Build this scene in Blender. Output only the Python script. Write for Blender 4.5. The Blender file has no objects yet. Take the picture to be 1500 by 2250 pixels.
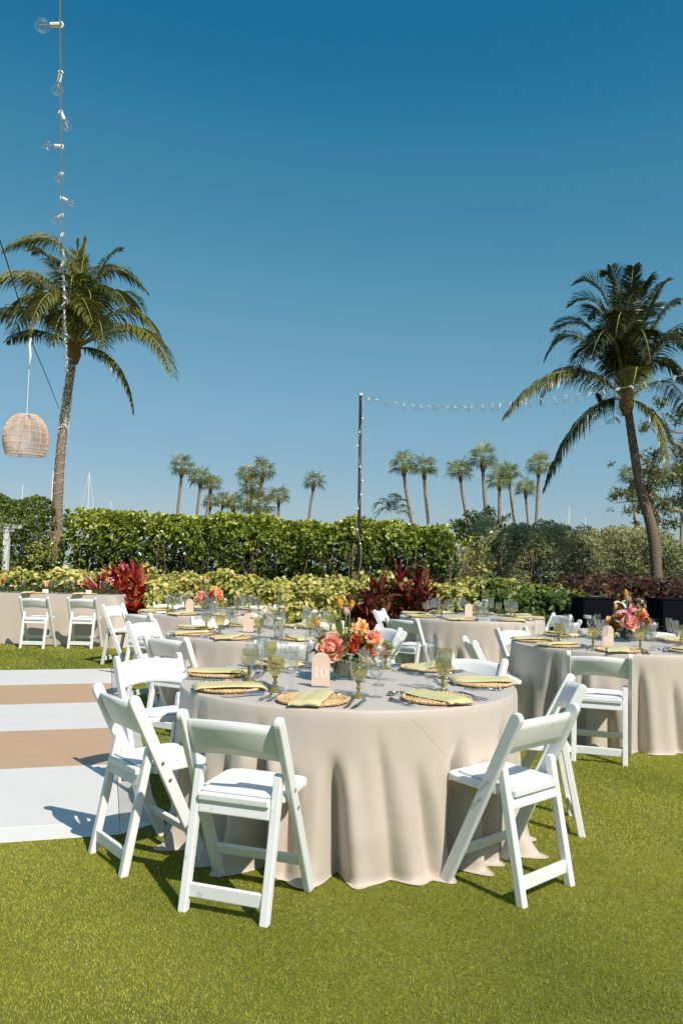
import bpy, bmesh, math, random
import numpy as np
from mathutils import Vector, Matrix
PI = math.pi
R = math.radians
scene = bpy.context.scene
COL = scene.collection

# ------------------------------------------------------------------ camera
F_PX, PIT, ROLL, EYE = 1771.8, R(3.636), R(1.25), 1.4053
cam = bpy.data.cameras.new('camera')
camo = bpy.data.objects.new('camera', cam)
COL.objects.link(camo)
cam.sensor_fit = 'HORIZONTAL'; cam.sensor_width = 24.0
cam.lens = F_PX / 1500 * 24.0
cam.clip_start = 0.05; cam.clip_end = 3000
_r0 = Vector((1, 0, 0)); _u0 = Vector((0, -math.sin(PIT), math.cos(PIT))); _f = Vector((0, math.cos(PIT), math.sin(PIT)))
_x = _r0 * math.cos(ROLL) + _u0 * math.sin(ROLL); _y = _u0 * math.cos(ROLL) - _r0 * math.sin(ROLL)
camo.matrix_world = Matrix(((_x.x, _y.x, -_f.x, 0), (_x.y, _y.y, -_f.y, 0), (_x.z, _y.z, -_f.z, EYE), (0, 0, 0, 1)))
scene.camera = camo

# ------------------------------------------------------------------ light
SUN_EL, SH = 47.0, (-0.585, 0.811)          # shadows fall to the left and away
world = bpy.data.worlds.new('World'); scene.world = world; world.use_nodes = True
nt = world.node_tree; nt.nodes.clear()
sky = nt.nodes.new('ShaderNodeTexSky'); sky.sky_type = 'NISHITA'; sky.sun_disc = False
sky.sun_elevation = R(SUN_EL); sky.sun_rotation = math.atan2(-SH[0], -SH[1])
sky.altitude = 0; sky.air_density = 1.0; sky.dust_density = 0.6; sky.ozone_density = 2.0
SKY = 0.085
pre = nt.nodes.new('ShaderNodeVectorMath'); pre.operation = 'SCALE'; pre.inputs['Scale'].default_value = SKY
grade = nt.nodes.new('ShaderNodeRGBCurve')          # the photograph's teal colour grade of the sky
for ch, pts in enumerate((((.077, .013), (.100, .046), (.188, .156), (.421, .325)), ((.130, .150), (.168, .215), (.296, .350), (.546, .480)), ((.235, .300), (.294, .366), (.458, .500), (.578, .565)))):
    c = grade.mapping.curves[ch]
    for p in pts: c.points.new(*p)
    c.points[-1].location = (1.0, .80)
grade.mapping.update()
post = nt.nodes.new('ShaderNodeVectorMath'); post.operation = 'SCALE'; post.inputs['Scale'].default_value = 1 / SKY
bg = nt.nodes.new('ShaderNodeBackground'); bg.inputs['Strength'].default_value = SKY
wo = nt.nodes.new('ShaderNodeOutputWorld')
nt.links.new(sky.outputs[0], pre.inputs[0]); nt.links.new(pre.outputs[0], grade.inputs['Color']); nt.links.new(grade.outputs[0], post.inputs[0])
nt.links.new(post.outputs[0], bg.inputs[0]); nt.links.new(bg.outputs[0], wo.inputs[0])
sl = bpy.data.lights.new('sun', 'SUN'); sl.energy = 4.8; sl.angle = R(0.5); sl.color = (1.0, 0.925, 0.825)
so = bpy.data.objects.new('sun', sl); COL.objects.link(so)
_d = Vector((SH[0] * math.cos(R(SUN_EL)), SH[1] * math.cos(R(SUN_EL)), -math.sin(R(SUN_EL))))
so.rotation_euler = _d.to_track_quat('-Z', 'Y').to_euler(); so.location = (8, -10, 14)
scene.view_settings.view_transform = 'Standard'; scene.view_settings.look = 'None'
scene.view_settings.exposure = 0.08; scene.view_settings.gamma = 1.0; scene.view_settings.use_curve_mapping = False
scene.render.resolution_x = 682; scene.render.resolution_y = 1024
scene.render.engine = 'CYCLES'
scene.cycles.max_bounces = 10; scene.cycles.transparent_max_bounces = 12; scene.cycles.transmission_bounces = 8
scene.cycles.caustics_reflective = False; scene.cycles.caustics_refractive = False

# measured photograph positions -> places in the world
def _ray(px, py):
    a, b = px - 750, py - 1125
    c, s = math.cos(ROLL), math.sin(ROLL)
    u = a * c + b * s; w = -a * s + b * c
    x = u / F_PX; v = -w / F_PX
    return Vector((x, math.cos(PIT) - v * math.sin(PIT), math.sin(PIT) + v * math.cos(PIT)))
def atz(px, py, z=0.0):
    r = _ray(px, py); return Vector((0, 0, EYE)) + r * ((z - EYE) / r.z)
def aty(px, py, y):
    r = _ray(px, py); return Vector((0, 0, EYE)) + r * (y / r.y)

# ------------------------------------------------------------------ materials
def newmat(name):
    m = bpy.data.materials.new(name); m.use_nodes = True
    return m, m.node_tree, m.node_tree.nodes['Principled BSDF']
def mat(name, col, rough=0.5, metal=0.0, var=0.0, scale=8.0, bump=0.0, bscale=60.0, col2=None, spec=None, trans=0.0, ior=1.45, coat=0.0, sheen=0.0, detail=4.0, stretch=None):
    m, t, b = newmat(name)
    b.inputs['Base Color'].default_value = (*col, 1); b.inputs['Roughness'].default_value = rough
    b.inputs['Metallic'].default_value = metal; b.inputs['IOR'].default_value = ior
    b.inputs['Transmission Weight'].default_value = trans; b.inputs['Coat Weight'].default_value = coat
    b.inputs['Sheen Weight'].default_value = sheen
    if spec is not None: b.inputs['Specular IOR Level'].default_value = spec
    tc = t.nodes.new('ShaderNodeTexCoord'); src = tc.outputs['Object']
    if stretch:
        mp = t.nodes.new('ShaderNodeMapping'); mp.inputs['Scale'].default_value = stretch
        t.links.new(src, mp.inputs[0]); src = mp.outputs[0]
    if var > 0 or col2:
        n = t.nodes.new('ShaderNodeTexNoise'); n.inputs['Scale'].default_value = scale; n.inputs['Detail'].default_value = detail
        t.links.new(src, n.inputs['Vector'])
        r = t.nodes.new('ShaderNodeValToRGB')
        c2 = col2 or tuple(min(1, c * (1 - var)) for c in col)
        r.color_ramp.elements[0].position = 0.32; r.color_ramp.elements[1].position = 0.68
        r.color_ramp.elements[0].color = (*c2, 1); r.color_ramp.elements[1].color = (*col, 1)
        t.links.new(n.outputs[0], r.inputs[0]); t.links.new(r.outputs[0], b.inputs['Base Color'])
    if bump > 0:
        n2 = t.nodes.new('ShaderNodeTexNoise'); n2.inputs['Scale'].default_value = bscale; n2.inputs['Detail'].default_value = 5
        t.links.new(src, n2.inputs['Vector'])
        bp = t.nodes.new('ShaderNodeBump'); bp.inputs['Strength'].default_value = bump; bp.inputs['Distance'].default_value = 0.01
        t.links.new(n2.outputs[0], bp.inputs['Height']); t.links.new(bp.outputs[0], b.inputs['Normal'])
    return m
def leafmat(name, cols, rough=0.45, transl=0.35, spec=0.4):
    """thin leaf: colour picked per leaf from its own tone attribute, part of the light passes through"""
    m, t, b = newmat(name)
    at = t.nodes.new('ShaderNodeAttribute'); at.attribute_name = 'tone'
    r = t.nodes.new('ShaderNodeValToRGB'); r.color_ramp.elements[0].color = (*cols[0], 1); r.color_ramp.elements[1].color = (*cols[-1], 1)
    for i, c in enumerate(cols[1:-1]):
        e = r.color_ramp.elements.new((i + 1) / (len(cols) - 1)); e.color = (*c, 1)
    t.links.new(at.outputs['Fac'], r.inputs[0]); t.links.new(r.outputs[0], b.inputs['Base Color'])
    b.inputs['Roughness'].default_value = rough; b.inputs['Specular IOR Level'].default_value = spec
    tr = t.nodes.new('ShaderNodeBsdfTranslucent')
    hs = t.nodes.new('ShaderNodeHueSaturation'); hs.inputs['Saturation'].default_value = 1.15; hs.inputs['Value'].default_value = 1.3
    t.links.new(r.outputs[0], hs.inputs['Color']); t.links.new(hs.outputs[0], tr.inputs[0])
    mx = t.nodes.new('ShaderNodeMixShader'); mx.inputs[0].default_value = transl
    o = t.nodes['Material Output']
    t.links.new(b.outputs[0], mx.inputs[1]); t.links.new(tr.outputs[0], mx.inputs[2]); t.links.new(mx.outputs[0], o.inputs[0])
    return m
def glassmat(name, col, rough=0.0, ior=1.35, thin=False, mix=0.0):
    """blown glass; thin walls let straight light through as real thin glass does"""
    m, t, b = newmat(name); o = t.nodes['Material Output']; t.nodes.remove(b)
    g = t.nodes.new('ShaderNodeBsdfGlossy'); g.inputs['Roughness'].default_value = 0.03; g.inputs[0].default_value = (1, 1, 1, 1)
    tp = t.nodes.new('ShaderNodeBsdfTransparent'); tp.inputs[0].default_value = (*col, 1)
    fr = t.nodes.new('ShaderNodeLayerWeight'); fr.inputs['Blend'].default_value = 0.5
    pw = t.nodes.new('ShaderNodeMath'); pw.operation = 'POWER'; pw.inputs[1].default_value = 2.2
    t.links.new(fr.outputs['Facing'], pw.inputs[0])
    mth = t.nodes.new('ShaderNodeMath'); mth.operation = 'MULTIPLY_ADD'; mth.inputs[1].default_value = 0.75; mth.inputs[2].default_value = mix
    mx = t.nodes.new('ShaderNodeMixShader')
    t.links.new(pw.outputs[0], mth.inputs[0]); t.links.new(mth.outputs[0], mx.inputs[0])
    t.links.new(tp.outputs[0], mx.inputs[1]); t.links.new(g.outputs[0], mx.inputs[2]); t.links.new(mx.outputs[0], o.inputs[0])
    return m
M = {}
def resin():
    m = mat('white_resin', (0.80, 0.81, 0.80), 0.38, bump=0.03, bscale=40); t = m.node_tree; b = t.nodes['Principled BSDF']
    tc = t.nodes.new('ShaderNodeTexCoord'); oi = t.nodes.new('ShaderNodeObjectInfo'); ad = t.nodes.new('ShaderNodeVectorMath'); sc = t.nodes.new('ShaderNodeVectorMath'); sc.operation = 'SCALE'; sc.inputs['Scale'].default_value = .7
    t.links.new(oi.outputs['Location'], sc.inputs[0]); t.links.new(tc.outputs['Object'], ad.inputs[0]); t.links.new(sc.outputs[0], ad.inputs[1])
    base = (0.80, 0.81, 0.80, 1)
    last = None
    for k, (scl, lo, hi, c) in enumerate(((5, .45, .75, (0.72, 0.73, 0.70, 1)), (22, .64, .72, (0.52, 0.48, 0.41, 1)), (60, .70, .76, (0.45, 0.36, 0.26, 1)))):
        n = t.nodes.new('ShaderNodeTexNoise'); n.inputs['Scale'].default_value = scl; n.inputs['Detail'].default_value = 5; t.links.new(ad.outputs[0], n.inputs[0])
        r = t.nodes.new('ShaderNodeMapRange'); r.inputs[1].default_value = lo; r.inputs[2].default_value = hi; r.inputs[4].default_value = .6; t.links.new(n.outputs[0], r.inputs[0])
        mx = t.nodes.new('ShaderNodeMix'); mx.data_type = 'RGBA'; t.links.new(r.outputs[0], mx.inputs[0]); mx.inputs[7].default_value = c
        if last: t.links.new(last.outputs[2], mx.inputs[6])
        else: mx.inputs[6].default_value = base
        last = mx
    t.links.new(last.outputs[2], b.inputs['Base Color']); return m
M['resin'] = resin()
M['vinyl'] = mat('white_vinyl', (0.82, 0.82, 0.82), 0.45, bump=0.04, bscale=300)
M['screw'] = mat('steel_screw', (0.6, 0.6, 0.6), 0.3, metal=1.0)
M['cloth'] = mat('beige_cloth', (0.555, 0.475, 0.40), 0.6, var=0.05, scale=2.5, bump=0.28, bscale=9, sheen=0.5)
M['napkin'] = mat('sage_napkin', (0.60, 0.55, 0.29), 0.8, bump=0.1, bscale=35, var=0.06, scale=20)
M['straw'] = mat('woven_straw', (0.78, 0.56, 0.29), 0.75, col2=(0.55, 0.35, 0.15), scale=38, bump=0.5, bscale=120)
M['steel'] = mat('cutlery_steel', (0.55, 0.55, 0.56), 0.16, metal=1.0)
M['olive'] = glassmat('olive_glass', (0.89, 0.86, 0.60), ior=1.5, mix=0.14)
M['oliveb'] = mat('olive_glass_foot', (0.42, 0.38, 0.10), 0.1, trans=0.6, ior=1.45)
M['clear'] = glassmat('clear_glass', (0.975, 0.98, 0.98), ior=1.42, mix=0.08)
M['vase'] = glassmat('pressed_vase_glass', (0.80, 0.86, 0.84), ior=1.5, mix=0.10)
M['water'] = mat('vase_water', (0.85, 0.9, 0.88), 0.02, trans=1.0, ior=1.33)
M['wax'] = mat('white_candle_wax', (0.85, 0.84, 0.80), 0.5)
M['peach'] = mat('peach_acrylic', (0.80, 0.60, 0.47), 0.35, coat=0.2)
M['numeral'] = mat('white_lettering', (0.85, 0.84, 0.82), 0.5)
M['floorw'] = mat('white_floor_panel', (0.73, 0.715, 0.69), 0.4, var=0.04, scale=3, bump=0.02, bscale=80)
M['floorwood'] = mat('oak_floor_panel', (0.57, 0.385, 0.245), 0.45, col2=(0.48, 0.31, 0.185), scale=3.0, stretch=(0.8, 26, 1), detail=6)
M['ramp'] = mat('grey_floor_edge', (0.50, 0.485, 0.46), 0.35, var=0.08, scale=6)
M['bark'] = mat('palm_bark', (0.34, 0.26, 0.185), 0.9, col2=(0.17, 0.125, 0.085), scale=5, stretch=(2, 2, 16), bump=0.9, bscale=12)
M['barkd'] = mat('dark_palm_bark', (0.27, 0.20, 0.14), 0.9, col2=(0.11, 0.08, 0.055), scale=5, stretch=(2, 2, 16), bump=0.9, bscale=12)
M['boot'] = mat('palm_boots', (0.33, 0.17, 0.07), 0.9, col2=(0.14, 0.07, 0.03), scale=14, bump=0.8, bscale=20)
M['sabalbark'] = mat('sabal_bark', (0.36, 0.27, 0.20), 0.9, col2=(0.24, 0.17, 0.12), scale=3, bump=0.6, bscale=6)
M['branch'] = mat('grey_branch', (0.30, 0.24, 0.17), 0.9, col2=(0.16, 0.12, 0.08), scale=8, bump=0.5, bscale=20)
M['twig'] = mat('dry_twig', (0.36, 0.26, 0.16), 0.9, col2=(0.22, 0.15, 0.09), scale=12)
M['coco'] = leafmat('coconut_leaflet', [(0.03, 0.048, 0.014), (0.085, 0.11, 0.024), (0.20, 0.205, 0.04), (0.40, 0.34, 0.10)], 0.33, 0.22, 0.6)
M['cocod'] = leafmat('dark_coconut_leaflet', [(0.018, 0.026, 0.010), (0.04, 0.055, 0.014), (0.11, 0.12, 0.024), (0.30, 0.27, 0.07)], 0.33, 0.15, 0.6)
M['rachis'] = mat('palm_rachis', (0.25, 0.23, 0.06), 0.5)
M['sabal'] = leafmat('sabal_fan', [(0.04, 0.065, 0.014), (0.13, 0.16, 0.03), (0.30, 0.31, 0.06), (0.52, 0.45, 0.14)], 0.4, 0.25)
M['clusia'] = leafmat('clusia_leaf', [(0.035, 0.06, 0.012), (0.09, 0.14, 0.018), (0.27, 0.325, 0.04), (0.58, 0.58, 0.13)], 0.30, 0.18, 0.6)
M['button'] = leafmat('silver_buttonwood_leaf', [(0.08, 0.095, 0.035), (0.20, 0.22, 0.085), (0.40, 0.41, 0.19), (0.60, 0.60, 0.34)], 0.5, 0.12)
M['pothos'] = leafmat('golden_leaf', [(0.06, 0.11, 0.02), (0.19, 0.24, 0.04), (0.56, 0.51, 0.12), (0.80, 0.71, 0.34)], 0.45, 0.30)
M['greenshrub'] = leafmat('green_shrub_leaf', [(0.03, 0.055, 0.012), (0.06, 0.10, 0.02), (0.11, 0.16, 0.03), (0.22, 0.24, 0.05)], 0.4, 0.25)
M['ficus'] = leafmat('ficus_leaf', [(0.035, 0.06, 0.012), (0.08, 0.125, 0.02), (0.16, 0.21, 0.03), (0.26, 0.30, 0.05)], 0.4, 0.22)
M['croton'] = leafmat('copper_leaf', [(0.03, 0.018, 0.012), (0.07, 0.035, 0.02), (0.17, 0.05, 0.025), (0.30, 0.19, 0.08)], 0.4, 0.22)
M['ti'] = leafmat('red_cordyline_leaf', [(0.06, 0.008, 0.012), (0.24, 0.014, 0.018), (0.50, 0.045, 0.035), (0.62, 0.25, 0.12)], 0.32, 0.28, 0.5)
M['tid'] = leafmat('dark_cordyline_leaf', [(0.03, 0.008, 0.009), (0.085, 0.012, 0.014), (0.17, 0.022, 0.02), (0.28, 0.12, 0.06)], 0.35, 0.22, 0.5)
M['seagrape'] = leafmat('far_tree_leaf', [(0.05, 0.06, 0.018), (0.10, 0.115, 0.03), (0.16, 0.17, 0.045), (0.24, 0.22, 0.09)], 0.5, 0.25)
M['stemgreen'] = mat('green_stem', (0.16, 0.24, 0.06), 0.5)
M['floral_leaf'] = leafmat('florist_leaf', [(0.02, 0.045, 0.012), (0.05, 0.09, 0.02), (0.13, 0.19, 0.04)], 0.45, 0.3)
M['pinkpetal'] = leafmat('coral_petal', [(0.86, 0.27, 0.20), (0.92, 0.44, 0.34), (0.94, 0.58, 0.46), (0.95, 0.68, 0.48)], 0.55, 0.35)
M['orangepetal'] = leafmat('orange_petal', [(0.70, 0.22, 0.05), (0.84, 0.38, 0.10), (0.90, 0.52, 0.20), (0.88, 0.42, 0.32)], 0.55, 0.25)
M['redpetal'] = leafmat('red_petal', [(0.42, 0.04, 0.025), (0.60, 0.09, 0.05), (0.68, 0.20, 0.10)], 0.55, 0.25)
M['yellowpetal'] = leafmat('yellow_petal', [(0.72, 0.36, 0.06), (0.82, 0.52, 0.12), (0.85, 0.62, 0.22)], 0.5, 0.3)
M['palepetal'] = leafmat('pale_petal', [(0.62, 0.34, 0.34), (0.78, 0.58, 0.55), (0.84, 0.74, 0.70)], 0.5, 0.3)
M['magenta'] = leafmat('magenta_petal', [(0.50, 0.05, 0.15), (0.66, 0.20, 0.30), (0.80, 0.60, 0.62)], 0.5, 0.25)
M['whitepetal'] = leafmat('white_petal', [(0.62, 0.62, 0.36), (0.80, 0.79, 0.66), (0.84, 0.84, 0.78)], 0.5, 0.25)
M['rattan'] = mat('pale_rattan', (0.76, 0.57, 0.43), 0.6, var=0.2, scale=12)
M['pole'] = mat('black_paint', (0.028, 0.022, 0.026), 0.45, var=0.2, scale=9)
M['cordw'] = mat('cream_cord', (0.62, 0.55, 0.42), 0.5)
M['cordk'] = mat('black_cord', (0.03, 0.03, 0.03), 0.6)
M['socket'] = mat('white_socket', (0.80, 0.78, 0.72), 0.4)
M['fila'] = mat('amber_filament', (0.60, 0.33, 0.18), 0.4)
M['mast'] = mat('white_mast', (0.75, 0.75, 0.73), 0.4)
M['bird'] = mat('black_feathers', (0.012, 0.011, 0.013), 0.5)
M['navy'] = mat('navy_box', (0.005, 0.006, 0.011), 0.85, spec=0.1, var=0.2, scale=4)  # navy taken near black: the boxes' shade is put into the base colour
M['whitewood'] = mat('white_painted_wood', (0.74, 0.74, 0.71), 0.55, var=0.08, scale=10)
M['board'] = mat('table_board', (0.35, 0.25, 0.16), 0.6, var=0.15)
M['fairy'] = mat('fairy_bulb', (0.85, 0.83, 0.76), 0.2, coat=0.5)
M['card'] = mat('white_card', (0.80, 0.80, 0.79), 0.6)

# ------------------------------------------------------------------ object helpers
LABELS = {}
def tag(o, label=None, cat=None, group=None, kind=None):
    if label:
        n = len(label.split()); assert 4 <= n <= 16, (n, label)
        assert label not in LABELS, label
        LABELS[label] = o.name; o['label'] = label
    if cat: o['category'] = cat
    if group: o['group'] = group
    if kind: o['kind'] = kind
    return o
def link(name, data, parent=None, loc=(0, 0, 0), rot=(0, 0, 0)):
    o = bpy.data.objects.new(name, data); COL.objects.link(o)
    if parent: o.parent = parent
    o.location = loc; o.rotation_euler = rot
    return o
def thing(name, label, cat, loc=(0, 0, 0), rz=0.0, group=None):
    return tag(link(name, None, None, loc, (0, 0, rz)), label, cat, group)
def dup(o, parent=None):
    c = o.copy(); COL.objects.link(c); c.parent = parent
    for ch in list(o.children): dup(ch, c)
    return c
def setrot(o, rx=0, ry=0, rz=0): o.rotation_euler = (rx, ry, rz)

class MB:
    """collects simple shapes into one mesh"""
    def __init__(s): s.v = []; s.f = []; s.mi = []; s.k = 0
    def add(s, vs, fs, mi=None):
        n = len(s.v); s.v += [tuple(p) for p in vs]; s.f += [tuple(i + n for i in f) for f in fs]
        s.mi += [s.k if mi is None else mi] * len(fs); return s
    def box(s, c, d, M3=None):
        x, y, z = (q / 2 for q in d)
        p = [Vector((a * x, b * y, e * z)) for e in (-1, 1) for b in (-1, 1) for a in (-1, 1)]
        if M3: p = [M3 @ q for q in p]
        p = [q + Vector(c) for q in p]
        return s.add(p, [(0, 2, 3, 1), (4, 5, 7, 6), (0, 1, 5, 4), (2, 6, 7, 3), (0, 4, 6, 2), (1, 3, 7, 5)])
    def prism(s, poly, x0, x1):
        """polygon in the y-z plane extruded along x"""
        n = len(poly)
        vs = [(x0, a, b) for a, b in poly] + [(x1, a, b) for a, b in poly]
        fs = [tuple(range(n))[::-1], tuple(range(n, 2 * n))] + [(i, (i + 1) % n, n + (i + 1) % n, n + i) for i in range(n)]
        return s.add(vs, fs)
    def prismz(s, poly, z0, z1):
        n = len(poly)
        vs = [(a, b, z0) for a, b in poly] + [(a, b, z1) for a, b in poly]
        fs = [tuple(range(n))[::-1], tuple(range(n, 2 * n))] + [(i, (i + 1) % n, n + (i + 1) % n, n + i) for i in range(n)]
        return s.add(vs, fs)
    def tube(s, pts, rad, n=8, cap=True):
        pts = [Vector(p) for p in pts]
        if not hasattr(rad, '__len__'): rad = [rad] * len(pts)
        up = Vector((0, 0, 1)); vs = []
        t0 = (pts[1] - pts[0]).normalized(); a = t0.cross(up)
        if a.length < 1e-3: a = t0.cross(Vector((1, 0, 0)))
        a.normalize()
        for i, p in enumerate(pts):
            t = (pts[min(i + 1, len(pts) - 1)] - pts[max(i - 1, 0)]).normalized()
            a = (a - t * a.dot(t)); a.normalize(); b = t.cross(a)
            for k in range(n):
                th = 2 * PI * k / n; vs.append(p + (a * math.cos(th) + b * math.sin(th)) * rad[i])
        fs = [(i * n + k, i * n + (k + 1) % n, (i + 1) * n + (k + 1) % n, (i + 1) * n + k) for i in range(len(pts) - 1) for k in range(n)]
        if cap: fs += [tuple(range(n))[::-1], tuple(range((len(pts) - 1) * n, len(pts) * n))]
        return s.add(vs, fs)
    def lathe(s, prof, n=24, c=(0, 0, 0), rfun=None, close=False):
        vs = []; fs = []
        for i, (r, z) in enumerate(prof):
            for k in range(n):
                th = 2 * PI * k / n; rr = r if rfun is None else rfun(r, z, th, i)
                vs.append((c[0] + rr * math.cos(th), c[1] + rr * math.sin(th), c[2] + z))
        for i in range(len(prof) - 1):
            for k in range(n):
                fs.append((i * n + k, i * n + (k + 1) % n, (i + 1) * n + (k + 1) % n, (i + 1) * n + k))
        if close: fs += [tuple(range(n))[::-1], tuple(range((len(prof) - 1) * n, len(prof) * n))]
        return s.add(vs, fs)
    def mesh(s, name, mats, smooth=False, bevel=0, seg=2, angle=0.6, recalc=True):
        me = bpy.data.meshes.new(name); me.from_pydata(s.v, [], s.f)
        for m in (mats if isinstance(mats, (list, tuple)) else [mats]): me.materials.append(m)
        me.polygons.foreach_set('material_index', s.mi)
        if bevel or recalc:
            bm = bmesh.new(); bm.from_mesh(me)
            if recalc: bmesh.ops.recalc_face_normals(bm, faces=bm.faces)
            if bevel:
                ed = [e for e in bm.edges if e.is_manifold and e.calc_face_angle(0) > angle]
                bmesh.ops.bevel(bm, geom=ed, offset=bevel, segments=seg, affect='EDGES', profile=0.5)
            bm.to_mesh(me); bm.free()
        if smooth: me.polygons.foreach_set('use_smooth', [True] * len(me.polygons))
        me.update(); return me
def npmesh(name, V, Fq, mats, tone=None, smooth=False):
    """fast mesh of equal-sized faces from numpy arrays"""
    V = np.asarray(V, np.float32); Fq = np.asarray(Fq, np.int32); k = Fq.shape[1]
    me = bpy.data.meshes.new(name)
    me.vertices.add(len(V)); me.vertices.foreach_set('co', V.ravel())
    me.loops.add(Fq.size); me.loops.foreach_set('vertex_index', Fq.ravel())
    me.polygons.add(len(Fq)); me.polygons.foreach_set('loop_start', np.arange(0, Fq.size, k, dtype=np.int32))
    me.polygons.foreach_set('loop_total', np.full(len(Fq), k, np.int32))
    if smooth: me.polygons.foreach_set('use_smooth', np.ones(len(Fq), bool))
    for m in (mats if isinstance(mats, (list, tuple)) else [mats]): me.materials.append(m)
    if tone is not None:
        a = me.attributes.new('tone', 'FLOAT', 'FACE'); a.data.foreach_set('value', np.asarray(tone, np.float32))
    me.update(calc_edges=True); return me
def unit(a): return a / np.maximum(np.linalg.norm(a, axis=-1, keepdims=True), 1e-9)
def leaves(P, D, N, L, W, shape='oval', rng=None, curl=0.0):
    """P base, D direction, N normal (n,3); L,W arrays. returns verts, quad faces (6 verts, 3 quads per leaf)"""
    D = unit(D); N = unit(N - (N * D).sum(1, keepdims=True) * D); S = np.cross(D, N)
    if shape == 'oval': t = np.array([[0, 0, 0], [-.42, .30, .10], [-.5, .62, .12], [0, 1.0, -.02], [.5, .62, .12], [.42, .30, .10], [0, .35, 0], [0, .68, 0]])
    elif shape == 'obov': t = np.array([[0, 0, 0], [-.30, .35, .06], [-.5, .72, .10], [0, 1.0, .04], [.5, .72, .10], [.30, .35, .06], [0, .38, 0], [0, .74, 0]])
    else: t = np.array([[0, 0, 0], [-.5, .35, .05], [-.38, .7, .05], [0, 1.0, -.05], [.38, .7, .05], [.5, .35, .05], [0, .36, 0], [0, .7, 0]])
    fs = np.array([[0, 6, 1, 1], [1, 6, 7, 2], [2, 7, 3, 3], [3, 7, 4, 4], [4, 7, 6, 5], [5, 6, 0, 0]])
    fs = np.array([[0, 6, 7, 1], [1, 7, 3, 2], [0, 5, 7, 6], [5, 4, 3, 7]])
    a = t[:, 0]; b = t[:, 1]; c = t[:, 2]
    V = P[:, None] + S[:, None] * (a[None, :, None] * W[:, None, None]) + D[:, None] * (b[None, :, None] * L[:, None, None]) + N[:, None] * (c[None, :, None] * W[:, None, None]) \
        - np.array([0, 0, 1.0]) * (curl * (b ** 2)[None, :, None] * L[:, None, None])
    n = len(P); Fq = (fs[None] + (np.arange(n) * 8)[:, None, None]).reshape(-1, 4)
    return V.reshape(-1, 3), Fq
def leafmesh(name, P, D, N, L, W, m, tone, shape='oval', curl=0.0):
    V, Fq = leaves(P, D, N, L, W, shape, curl=curl)
    return npmesh(name, V, Fq, m, np.repeat(tone, 4))
def spline(pts, n):
    """Catmull-Rom through pts"""
    P = [Vector(p) for p in pts]; P = [P[0] * 2 - P[1]] + P + [P[-1] * 2 - P[-2]]; out = []; segs = len(P) - 3
    for i in range(n):
        u = i / (n - 1) * segs; k = min(int(u), segs - 1); t = u - k; a, b, c, d = P[k:k + 4]
        out.append(0.5 * ((2 * b) + (c - a) * t + (2 * a - 5 * b + 4 * c - d) * t * t + (3 * b - a - 3 * c + d) * t ** 3))
    return out
rs = np.random.RandomState

# ================================================================== SETTING
def ground_mat():
    m, t, b = newmat('lawn_soil')
    tc = t.nodes.new('ShaderNodeTexCoord')
    n1 = t.nodes.new('ShaderNodeTexNoise'); n1.inputs['Scale'].default_value = 0.9; n1.inputs['Detail'].default_value = 4
    n2 = t.nodes.new('ShaderNodeTexNoise'); n2.inputs['Scale'].default_value = 160; n2.inputs['Detail'].default_value = 3
    t.links.new(tc.outputs['Object'], n1.inputs[0]); t.links.new(tc.outputs['Object'], n2.inputs[0])
    r1 = t.nodes.new('ShaderNodeValToRGB'); r1.color_ramp.elements[0].color = (0.13, 0.16, 0.018, 1); r1.color_ramp.elements[1].color = (0.24, 0.25, 0.035, 1)
    r1.color_ramp.elements[0].position = 0.35; r1.color_ramp.elements[1].position = 0.65
    r2 = t.nodes.new('ShaderNodeValToRGB'); r2.color_ramp.elements[0].color = (0.45, 0.45, 0.45, 1); r2.color_ramp.elements[1].color = (1.1, 1.1, 1.0, 1)
    mx = t.nodes.new('ShaderNodeMix'); mx.data_type = 'RGBA'; mx.blend_type = 'MULTIPLY'; mx.inputs[0].default_value = 1
    t.links.new(n1.outputs[0], r1.inputs[0]); t.links.new(n2.outputs[0], r2.inputs[0]); t.links.new(r1.outputs[0], mx.inputs[6]); t.links.new(r2.outputs[0], mx.inputs[7])
    t.links.new(mx.outputs[2], b.inputs['Base Color']); b.inputs['Roughness'].default_value = 0.9
    bp = t.nodes.new('ShaderNodeBump'); bp.inputs['Strength'].default_value = 0.6; bp.inputs['Distance'].default_value = 0.01
    t.links.new(n2.outputs[0], bp.inputs['Height']); t.links.new(bp.outputs[0], b.inputs['Normal'])
    return m
M['soil'] = ground_mat()
M['turf'] = leafmat('turf_blade', [(0.10, 0.14, 0.013), (0.30, 0.32, 0.028), (0.46, 0.45, 0.05), (0.60, 0.56, 0.16)], 0.5, 0.3, 0.35)
M['mulch'] = mat('dark_mulch', (0.055, 0.035, 0.022), 0.95, var=0.4, scale=30, bump=0.8, bscale=60)
M['path'] = mat('pale_pavement', (0.52, 0.46, 0.42), 0.85, var=0.12, scale=2, bump=0.1, bscale=40)
M['farlawn'] = mat('far_lawn', (0.10, 0.14, 0.03), 0.9, var=0.3, scale=0.6)
M['sea'] = mat('sea_water', (0.03, 0.09, 0.12), 0.12, bump=0.5, bscale=1.2)
def sheet(name, x0, x1, y0, y1, z, m):
    b = MB(); b.add([(x0, y0, z), (x1, y0, z), (x1, y1, z), (x0, y1, z)], [(0, 1, 2, 3)])
    return tag(link(name, b.mesh(name, m, recalc=False)), kind='structure')
sheet('ground', -1500, 1500, -60, 2600, 0.0, M['soil'])
sheet('planting_bed', -14, 14, 12.9, 17.6, 0.006, M['mulch'])
sheet('path', -60, 60, 17.6, 24.0, 0.012, M['path'])
sheet('far_lawn', -140, 140, 24.0, 120, 0.006, M['farlawn'])
sheet('sea', -1400, 1400, 120, 2500, 0.012, M['sea'])

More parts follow.
